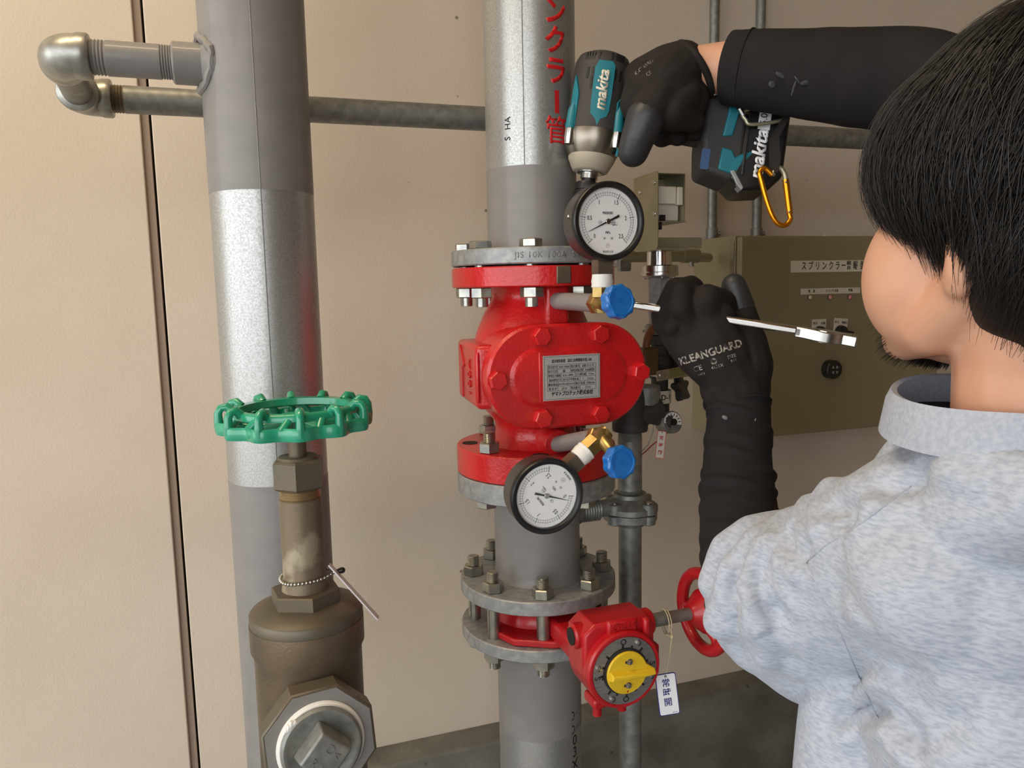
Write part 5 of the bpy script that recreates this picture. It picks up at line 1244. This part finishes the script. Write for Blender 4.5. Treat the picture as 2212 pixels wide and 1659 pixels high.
# rolled cuff
def loop(c, d, rx, ry, r, n=40, x=None, wob=0.0, seg=14):
    d = Vector(d).normalized(); x = x or (V(0,0,1) if abs(d.z) < .8 else V(1,0,0)); Fq = frame(c, x, d)
    return MB().tube([Fq @ V(rx*math.cos(2*PI*i/n), ry*math.sin(2*PI*i/n), wob*math.sin(4*PI*i/n+1)) for i in range(n)], r, seg, closed=True)
dl_ = (LWp-LE).normalized()
cuffx = Vector(dirw(1,0,0))
lc = loop(P(1589, 846, 0.866), dl_, 0.0315, 0.026, 0.0058, x=cuffx, wob=0.001).build('glove_cuff', M['glove'], lg, ang=180)
# print on the back of the glove
def on_glove(px0, py0, dx, dy, rad, items, parent, mt, depth):
    # text laid on a gently curved patch (cylinder along the hand)
    o = P(px0, py0, depth); x = Vector(dirw(dx, dy, -0.12)); z = Vector(dirw(-0.05,0.0,-1)); Fm = frame(o, x, z)
    return text_mb(items, Fm, wrap=rad).build('glove_print', mt, parent, ang=180)
gp = mat('faded_print', (150,148,144), 0.7, c2=(50,46,44), scale=260, lo=0.5, hi=0.56)
def project_text(items, px0, py0, ang, z, tgt, name, mt, parent, lift=0.0004):
    # print text lying on the surface of tgt, found by a ray from the viewer's side of the hand
    mb = text_mb(items, Matrix(), thick=0.0)
    from mathutils.bvhtree import BVHTree
    dg = bpy.context.evaluated_depsgraph_get(); me = tgt.data
    bv = BVHTree.FromPolygons([WL[tgt]+v.co for v in me.vertices], [tuple(p.vertices) for p in me.polygons])
    o = P(px0, py0, z); x = Vector(dirw(math.cos(ang), math.sin(ang), 0)); y = Vector(dirw(-math.sin(ang), math.cos(ang), 0)); zz = (o-CAM).normalized()
    for i, p in enumerate(mb.v):
        q = o + x*p.x + y*p.y; h = bv.ray_cast(q - zz*0.25, zz)
        mb.v[i] = (h[0] + h[1]*lift) if h[0] is not None else q
    return mb.build(name, mt, parent, ang=180)
project_text([('KLEANGUARD', 0, 0, 0.0115, {'sx': 0.95, 'off': 0.03}), ('CE', -0.018, -0.0125, 0.0085, {'off': 0.01}), ('◎', 0.001, -0.0105, 0.0085), ('4131X', 0.003, -0.0165, 0.005), ('CAT.2', -0.016, -0.0195, 0.003), ('SIZE', 0.021, -0.0105, 0.005), ('9 / L', 0.022, -0.0155, 0.004)], 1534, 762, 0.30, 0.83, lg, 'glove_print', gp, lg)
# grey rubber thumb and finger coating
cm = MB(); p_, r_ = pc_(LH['thumb'][2:]); cm.chain(p_, [r+0.0006 for r in r_]); cm.build('thumb_coating', M['coat'], lg, ang=180)
g = MB()
for k, l in RH.items(): p_, r_ = pc_(l); g.chain(p_, r_)
g.chain([P(1476,136,0.886), P(1500,184,0.886)], [0.025,0.018])
rg = organic(g, 'right_glove', M['glove'], per, 0.0021, 5)
tag(rg, 'black glove closed round the driver grip')
cm = MB(); p_, r_ = pc_(RH['thumb'][1:]); cm.chain(p_, [r+0.0006 for r in r_]); cm.build('thumb_coating', M['coat'], rg, ang=180)
dr_ = (RWp-RE).normalized()
rcx = Vector(dirw(0,1,0))
FQ = frame(P(1500, 150, 0.886), Vector(dirw(-0.55,0.83,0)), Vector(dirw(-0.83,-0.55,0.05)))
MB().tube([FQ @ V(0.0335*math.cos(2*PI*i/40), 0.0285*math.sin(2*PI*i/40), 0) for i in range(40)], 0.0042, 14, closed=True).build('glove_cuff', M['glove'], rg, ang=180)
project_text([('K-GUARD', 0, 0.003, 0.0058, {'off': 0.0}), ('CE', 0, -0.006, 0.0055)], 1395, 150, 0.66, 0.86, rg, 'glove_print', gp, rg)
# ---- black arm sleeves with wrinkles
def sleeve(pts, rads, name, mt, wr_amp, freq, x=None, flat=0.9, seed=0, parent=per, label=None, n=150, seg=64):
    pts = [Vector(p) for p in pts]
    L = [0]; 
    for a, b in zip(pts, pts[1:]): L.append(L[-1]+(b-a).length)
    rs = np.random.default_rng(seed)
    ks = [(rs.uniform(0.35,1.3)*freq, rs.integers(1,3), rs.uniform(0,6.28), rs.uniform(.3,1)) for _ in range(7)]
    mb = MB(); vs = []; 
    for i in range(n+1):
        s = L[-1]*i/n; k = max(j for j in range(len(L)) if L[j] <= s+1e-9); k = min(k, len(pts)-2)
        u = (s-L[k])/(L[k+1]-L[k])
        # Catmull-Rom for smooth bends
        p0, p1, p2, p3 = pts[max(k-1,0)], pts[k], pts[k+1], pts[min(k+2,len(pts)-1)]
        c = 0.5*((2*p1)+(p2-p0)*u+(2*p0-5*p1+4*p2-p3)*u*u+(3*p1-p0-3*p2+p3)*u**3)
        tt = (0.5*((p2-p0)+(2*p0-5*p1+4*p2-p3)*2*u+(3*p1-p0-3*p2+p3)*3*u*u)).normalized()
        r = rads[k]*(1-u)+rads[k+1]*u
        xx = (x or Vector(dirw(1,0,0))); xx = (xx-tt*xx.dot(tt)).normalized(); yy = tt.cross(xx)
        for j in range(seg):
            a = 2*PI*j/seg; wv = 0
            for f, m_, ph, am in ks: wv += am*math.sin(f*s*2*PI + 1.7*math.sin(m_*a+ph) + ph)
            wv = max(0, wv)*wr_amp
            vs.append(c + xx*math.cos(a)*(r+wv) + yy*math.sin(a)*(r+wv)*flat)
    fs = [(i*seg+j, i*seg+(j+1)%seg, (i+1)*seg+(j+1)%seg, (i+1)*seg+j) for i in range(n) for j in range(seg)]
    fs += [tuple(reversed(range(seg))), tuple(range(n*seg, (n+1)*seg))]
    o = mb.add(vs, fs).build(name, mt, parent, ang=70)
    if label: tag(o, label)
    return o
sl = sleeve([P(1594,872,0.866), P(1596,900,0.860), P(1593,1000,0.835), P(1597,1120,0.795), P(1610,1240,0.755), P(1625,1300,0.74)], [0.0355,0.0345,0.0365,0.0400,0.0425,0.043], 'left_arm_sleeve', M['sleeve'], 0.0011, 42, seed=3, label='wrinkled black arm sleeve')
loop(P(1592, 872, 0.866), dl_, 0.0350, 0.0315, 0.0028, x=cuffx).build('sleeve_hem', M['sleeve'], sl, ang=180)
pm_ = mat('dried_paint', (104,110,114), 0.7)
for (x, y, w_, h_) in ((1566,902,0.0035,0.0022),(1628,914,0.0012,0.006)):
    MB().sphere(None, 1, 12, 8, M=frame(P(x, y, 0.826), Vector(dirw(1,-.5,0)), Vector(dirw(0,0,-1))) @ Matrix.Diagonal((w_,h_,0.0012,1))).build('paint_spot', pm_, sl, ang=180)
sr = sleeve([P(1576,148,0.880), P(1620,150,0.868), P(1720,158,0.845), P(1850,168,0.815), P(1960,178,0.79), P(2080,230,0.75)], [0.0395,0.0425,0.0455,0.050,0.052,0.056], 'right_arm_sleeve', M['sleeve'], 0.0004, 16, x=Vector(dirw(0,1,0)), seed=5, label='smooth black arm sleeve flecked with dried paint')
loop(P(1612, 149, 0.870), (P(1606,149,0.871)-P(1700,156,0.85)).normalized(), 0.0425, 0.0385, 0.0012, x=Vector(dirw(0,1,0))).build('sleeve_seam', M['sleeve'], sr, ang=180)
for (x, y, w_, h_, an) in ((1686,162,0.006,0.0028,-.5),(1744,178,0.008,0.0028,.2),(1715,190,0.0015,0.009,-.3),(1722,172,0.0012,0.005,.6),(1668,182,0.004,0.004,0)):
    MB().sphere(None, 1, 12, 8, M=frame(P(x, y, 0.815 if x < 1700 else 0.803), Vector(dirw(math.cos(an),math.sin(an),0)), Vector(dirw(0,0,-1))) @ Matrix.Diagonal((w_,h_,0.0009,1))).build('paint_spot', mat('dried_paint', (58,66,72), 0.7, c2=(40,40,42), scale=300), sr, ang=180)
# ---- sweatshirt
sh = MB()
ell(sh, CHC+V(0,0,0.0), (0.125,0.185,0.20), TM); ell(sh, CHC.lerp(HIP,.5), (0.130,0.178,0.20), TM); ell(sh, HIP+V(0,0,0.02), (0.130,0.180,0.13), TM)
ell(sh, CHC+V(0,0,0.10)+tl*0.02, (0.10,0.165,0.10), TM)
NS = cw(0.41,-0.145,0.56); sh.chain([NS, LS+V(0,0,-0.01)], [0.078,0.066]); sh.chain([NS, RS], [0.078,0.070])
SL1 = P(1905,1215,0.62)
def SP_(l): return pc_(l)
# upper arm and pushed-up sleeve, outline radii read in pixels at their depth
def px_chain(l, seg=24):    # (px, py, depth, radius px)
    sh.chain([P(x,y,z) for x,y,z,r in l], [r*z/FPX for x,y,z,r in l], seg)
px_chain([(2040,1190,0.56,235),(1900,1235,0.62,205),(1780,1290,0.67,180),(1690,1300,0.71,165)])
px_chain([(1690,1300,0.71,165),(1640,1240,0.735,118)])
px_chain([(1700,1310,0.71,160),(1760,1380,0.70,140)])
px_chain([(1900,1130,0.64,120),(1790,1130,0.69,70),(1740,1160,0.70,70)])
# folds as soft ridges
def fold(l): px_chain(l, 12)
fold([(1548,1260,0.71,44),(1575,1190,0.71,46),(1625,1155,0.71,46),(1690,1138,0.71,42)])
fold([(1560,1340,0.685,44),(1600,1240,0.672,48),(1645,1175,0.675,46),(1700,1140,0.69,38)])
fold([(1655,1400,0.648,46),(1640,1300,0.640,48),(1670,1195,0.65,48),(1710,1135,0.675,44),(1740,1118,0.69,36)])
fold([(1800,1320,0.590,44),(1745,1230,0.605,44),(1735,1150,0.635,44),(1755,1100,0.66,40),(1795,1105,0.66,34)])
fold([(1960,1115,0.545,26),(1880,1090,0.57,30),(1800,1060,0.63,36),(1770,1090,0.65,30)])
fold([(1860,1530,0.60,28),(1930,1490,0.565,34),(2060,1470,0.50,30)])
fold([(1900,1560,0.60,26),(1990,1640,0.55,30),(2100,1720,0.50,30)])
px_chain([(1905,1440,0.64,120),(1850,1560,0.64,118),(1845,1700,0.64,122),(1840,1900,0.64,125)])
px_chain([(2085,985,0.56,72),(2010,950,0.59,48),(1975,1000,0.60,70),(1900,1080,0.64,60)])
px_chain([(2040,1005,0.54,60),(2080,1025,0.49,66),(2160,1040,0.465,72)])
px_chain([(2300,1060,0.50,140),(2240,1080,0.46,112),(2130,1110,0.50,135)])
rs_ = np.random.default_rng(4)
W_ = [(rs_.normal(size=3)*22, rs_.uniform(0,6.28), rs_.uniform(.4,1)) for _ in range(10)]
CREASE = [  # creases of the sleeve and back: picture points, depth, width
 ([(1592,1175),(1576,1270),(1592,1350)], .0060, .0085), ([(1632,1165),(1622,1258),(1650,1312),(1695,1365)], .0075, .0095),
 ([(1690,1112),(1693,1160),(1742,1225)], .0060, .0085), ([(1724,1085),(1728,1160),(1740,1195)], .0045, .007),
 ([(1774,1076),(1828,1096),(1800,1130)], .0065, .010), ([(1850,1040),(1926,1044),(2002,1024)], .0040, .009),
 ([(2098,965),(2121,1020),(2099,1075)], .0050, .011), ([(1770,1535),(1835,1545),(1905,1525),(1947,1589),(2002,1650)], .0085, .008),
 ([(1937,1572),(2002,1567),(2110,1540)], .0050, .011), ([(1948,1400),(1942,1475),(1964,1562)], .0060, .017),
 ([(1560,1400),(1640,1440),(1750,1440)], .0030, .012), ([(1800,1250),(1850,1340),(1880,1440)], .0030, .014)]
def shirt_disp(co, nr):
    rel = co - np.array(CAM); dz = rel @ np.array(Fv); px = 1106 + FPX*(rel @ np.array(Rv))/dz; py = 829.5 - FPX*(rel @ np.array(Uv))/dz
    extra = np.zeros(len(co)); facing = (nr*rel).sum(1) < 0
    for line, A, wd in CREASE:
        pts = []
        for (xa_, ya_), (xb_, yb_) in zip(line, line[1:]):
            for i in range(12):
                u = i/12; qx, qy = xa_+(xb_-xa_)*u, ya_+(yb_-ya_)*u
                near = np.where((np.abs(px-qx) < 12) & (np.abs(py-qy) < 12) & facing)[0]
                if len(near): pts.append(co[near[np.argmin(dz[near])]])
        if len(pts) < 4: continue
        pts = np.array(pts); k = np.ones(5)/5
        pts = np.stack([np.convolve(np.pad(pts[:, j], 2, 'edge'), k, 'valid') for j in range(3)], 1)
        lo, hi = pts.min(0)-5*wd, pts.max(0)+5*wd; idx = np.where(((co > lo) & (co < hi)).all(1))[0]
        D = np.linalg.norm(co[idx][:, None, :]-pts[None], axis=2); j = D.argmin(1); d = D.min(1); t_ = j/(len(pts)-1)
        fade = np.clip(np.minimum(t_, 1-t_)*5+0.15, 0, 1)
        extra[idx] += fade*(-1.35*A*np.exp(-(d/wd)**2) + 0.6*A*np.exp(-((d-2.0*wd)/wd)**2))
    return extra + shirt_ripple(co)
def shirt_ripple(co):
    d = np.zeros(len(co))
    for k, ph, am in W_: d += am*np.sin(co@k+ph+1.5*np.sin(co@(k[::-1]*0.5)))
    return np.clip(d*0.0006, -0.0012, 0.002)
shirt = organic(sh, 'sweatshirt', M['knit'], per, 0.0032, 10, disp=shirt_disp)
tag(shirt, 'heather grey sweatshirt with sleeve pushed up')
# collar: ribbed band round the neck
nc = P(2200, 858, 0.525); CF = frame(nc, Vector(dirw(1,0.02,-0.0)), Vector(dirw(0.03,1,-0.16)))
n = 220; vs = []; k = 6
for i in range(n):
    a = 2*PI*i/n; rib = 0.00025*math.cos(i*PI)
    rx, ry = 0.075, 0.083
    for dr_i, z in ((0.007,-0.031),(0.0045,-0.008),(0.0015,0.0),(-0.0025,-0.001),(-0.003,-0.010),(0.0,-0.031)):
        vs.append(CF @ V((rx+dr_i+rib)*math.cos(a), (ry+dr_i+rib)*math.sin(a), z-0.004*math.cos(a*2)))
fs = [(i*k+j, i*k+(j+1)%k, ((i+1)%n)*k+(j+1)%k, ((i+1)%n)*k+j) for i in range(n) for j in range(k)]
MB().add(vs, fs).build('collar', M['rib'], shirt, ang=60)
MB().lathe(CF @ Matrix.Diagonal((0.073,0.081,1,1)), [(0,-0.024),(1,-0.024),(1,-0.018),(0,-0.018)], 40).build('collar_shade_disc', M['sleeve'], shirt)  # dark disc: shade in the gap between neck and collar, put into colour
# seams
def seam(pts, z0, tgt, name='shoulder_seam'):
    from mathutils.bvhtree import BVHTree
    me = tgt.data; bv = BVHTree.FromPolygons([WL[tgt]+v.co for v in me.vertices], [tuple(p.vertices) for p in me.polygons])
    out = []
    for (xa_, ya_), (xb_, yb_) in zip(pts, pts[1:]):
        for i in range(14):
            u = i/14; q = P(xa_+(xb_-xa_)*u, ya_+(yb_-ya_)*u, z0); dd_ = (q-CAM).normalized(); h = bv.ray_cast(CAM+dd_*0.1, dd_)
            if h[0] is not None: out.append(h[0]-dd_*0.0002)
    if len(out) > 3: MB().tube(out, 0.0006, 6).build(name, M['rib'], tgt, ang=180)
seam([(1968,1050),(1860,1130),(1780,1180),(1742,1215)], 0.6, shirt)
seam([(1742,1215),(1800,1330),(1850,1450),(1900,1560)], 0.6, shirt, 'armhole_seam')
seam([(1960,880),(1985,940),(2010,960)], 0.6, shirt, 'front_seam')
# trousers and shoes below the frame
tr = MB(); ell(tr, HIP+V(0,0,-0.04), (0.118,0.165,0.13), TM)
for hj, kn, an in legs: tr.chain([hj, kn, an+V(0,0,0.03)], [0.092,0.066,0.055])
organic(tr, 'trousers', M['denim'], per, 0.008, 4)
for hj, kn, an in legs:
    s_ = MB().chain([V(an.x,an.y,0.055)-tf*0.02, V(an.x,an.y,0.045)+tf*0.10, V(an.x,an.y,0.04)+tf*0.16], [0.052,0.042,0.036]); s_.chain([V(an.x,an.y,0.06), V(an.x,an.y,0.12)], [0.05,0.048])
    organic(s_, 'shoe', M['black'], per, 0.006, 3, disp=lambda co, nr: np.where(co[:,2] < 0.004, 0.004-co[:,2], 0)*0)
# ---- face details
for s in (-1, 1):
    ey = MB(); ey.sphere(HP(0.0715, s*0.032, 0.002), 0.0125, 18, 12); eo = ey.build('eye', M['amber'], per, ang=180)
    MB().sphere(HP(0.0800, s*0.032, 0.002), 0.0052, 12, 8).build('iris', mat('dark_iris', (40,24,16), 0.2), eo, ang=180)
    MB().tube([HP(0.089, s*0.014, 0.022), HP(0.092, s*0.030, 0.027), HP(0.080, s*0.048, 0.022)], [0.003,0.0035,0.0018], 8).build('eyebrow', M['hair'], per)
MB().tube([HP(0.0835,-0.016,-0.0585), HP(0.0915,0,-0.0575), HP(0.0835,0.016,-0.0585)], [0.002,0.0026,0.002], 8).build('mouth', mat('lip_line', (150,84,76), 0.5), per)
# ---- hair: cap under many strands
cap_ = MB()
ell(cap_, HP(-0.020,0,0.045), (0.108,0.094,0.100)); ell(cap_, HP(-0.045,0,-0.005), (0.078,0.086,0.080)); ell(cap_, HP(-0.070,0,-0.055), (0.040,0.062,0.050))
for s in (-1,1): ell(cap_, HP(0.018,s*0.048,0.042), (0.060,0.044,0.060))
ell(cap_, HP(0.045,0,0.065), (0.055,0.060,0.045))
hcap = organic(cap_, 'hair', M['hair'], per, 0.004, 4)
tag(hcap, 'shaggy black hair covering the top of the ear')
from mathutils.bvhtree import BVHTree
bvh = BVHTree.FromPolygons([WL[hcap]+v.co for v in hcap.data.vertices], [tuple(p.vertices) for p in hcap.data.polygons])
crown = HP(-0.055, 0.0, 0.150)
def hairline(a):
    # lowest height (head u) the strand may reach for azimuth a (0 = face, pi = nape)
    a = abs((a+PI) % (2*PI)-PI)
    xs = [0, 0.55, 0.9, 1.15, 1.45, 1.75, 2.1, 2.5, 3.15]; ys = [0.028, 0.016, -0.006, -0.026, -0.024, -0.026, -0.074, -0.098, -0.108]
    return float(np.interp(a, xs, ys))
def strand_set(N, lift, rad, tone, nm, seed, lenf=1.0):
    rg_ = np.random.default_rng(seed); vs = []; fs = []
    for i in range(N):
        a = rg_.uniform(-PI, PI); e0 = rg_.uniform(0.05, 1.45)           # start: polar angle from the crown
        hl0 = hairline(a) + rg_.normal()*0.007; K = 9; pts = []
        wv = rg_.normal(0, 0.05, 3); lf = lift + abs(rg_.normal())*0.0035
        ctr = HP(-0.018, 0, 0.035); ph = rg_.uniform(0, 6.28); curl = rg_.normal(0, 0.18)
        e1 = e0 + rg_.uniform(0.7, 1.35)*lenf
        for k in range(K):
            u = k/(K-1); e = e0 + (e1-e0)*u
            aa = a + curl*u*u + 0.04*math.sin(5*u+ph)
            d = (hf*math.cos(aa) + hl_*math.sin(aa))*math.sin(e) + hu*math.cos(e)
            d = (d + hf*(-0.10*(1-u))).normalized()
            h = bvh.ray_cast(ctr + d*0.4, -d)
            if h[0] is None: break
            p = h[0] + d*(lf + 0.004*u*u*abs(wv[0]*8))
            uu = (p-HC).dot(hu)
            if uu < hl0 and k > 1: pts.append(p + V(0,0,-0.002)); break
            pts.append(p)
        if len(pts) < 4: continue
        # triangular strand
        n = len(pts); b = len(vs)
        for k, p in enumerate(pts):
            tdir = (pts[min(k+1,n-1)]-pts[max(k-1,0)]).normalized(); sd = tdir.cross((p-ctr).normalized()).normalized(); od = sd.cross(tdir)
            r = rad*(1-0.85*(k/(n-1))**2)*(0.6+0.4*min(1,k))
            vs += [p+sd*r, p+od*r*0.9, p-sd*r]
        for k in range(n-1):
            for j in range(3): l = (j+1)%3; fs.append((b+k*3+j, b+k*3+l, b+(k+1)*3+l, b+(k+1)*3+j))
    mb = MB(); mb.v = vs; mb.f = fs
    o = mb.build(nm, tone, hcap, ang=180); stuff(o); return o
strand_set(15000, 0.0008, 0.0006, M['hair'], 'hair_strands', 11)
strand_set(3000, 0.0030, 0.0004, mat('hair_sheen', (36,32,30), 0.4, spec=0.6), 'loose_hair_strands', 12, 1.1)
# goatee and stubble
def beard(N, seed):
    rg_ = np.random.default_rng(seed); bb = BVHTree.FromPolygons([WL[bo]+v.co for v in bo.data.vertices], [tuple(p.vertices) for p in bo.data.polygons]); vs = []; fs = []
    for i in range(N):
        th = max(-0.9, min(0.9, rg_.normal(0, 0.5))); v = rg_.uniform(-0.088, -0.066); o = HP(0.03, 0, v)
        d = (hf*math.cos(th)+hl_*math.sin(th)-hu*rg_.uniform(0.0,1.2)).normalized(); h = bb.ray_cast(o+d*0.2, -d)
        if h[0] is None: continue
        p = h[0]; t_ = (d*0.5 - hu*0.9 + hf*0.3).normalized(); L_ = rg_.uniform(0.005, 0.011); sd = t_.cross(d).normalized()*0.00035; b = len(vs)
        vs += [p-sd, p+sd, p+t_*L_*0.6+sd*0.7+d*0.001, p+t_*L_*0.6-sd*0.7+d*0.001, p+t_*L_]
        fs += [(b,b+1,b+2,b+3), (b+3,b+2,b+4)]
    mb = MB(); mb.v = vs; mb.f = fs; stuff(mb.build('goatee', M['hair'], per, ang=180))
beard(900, 5)
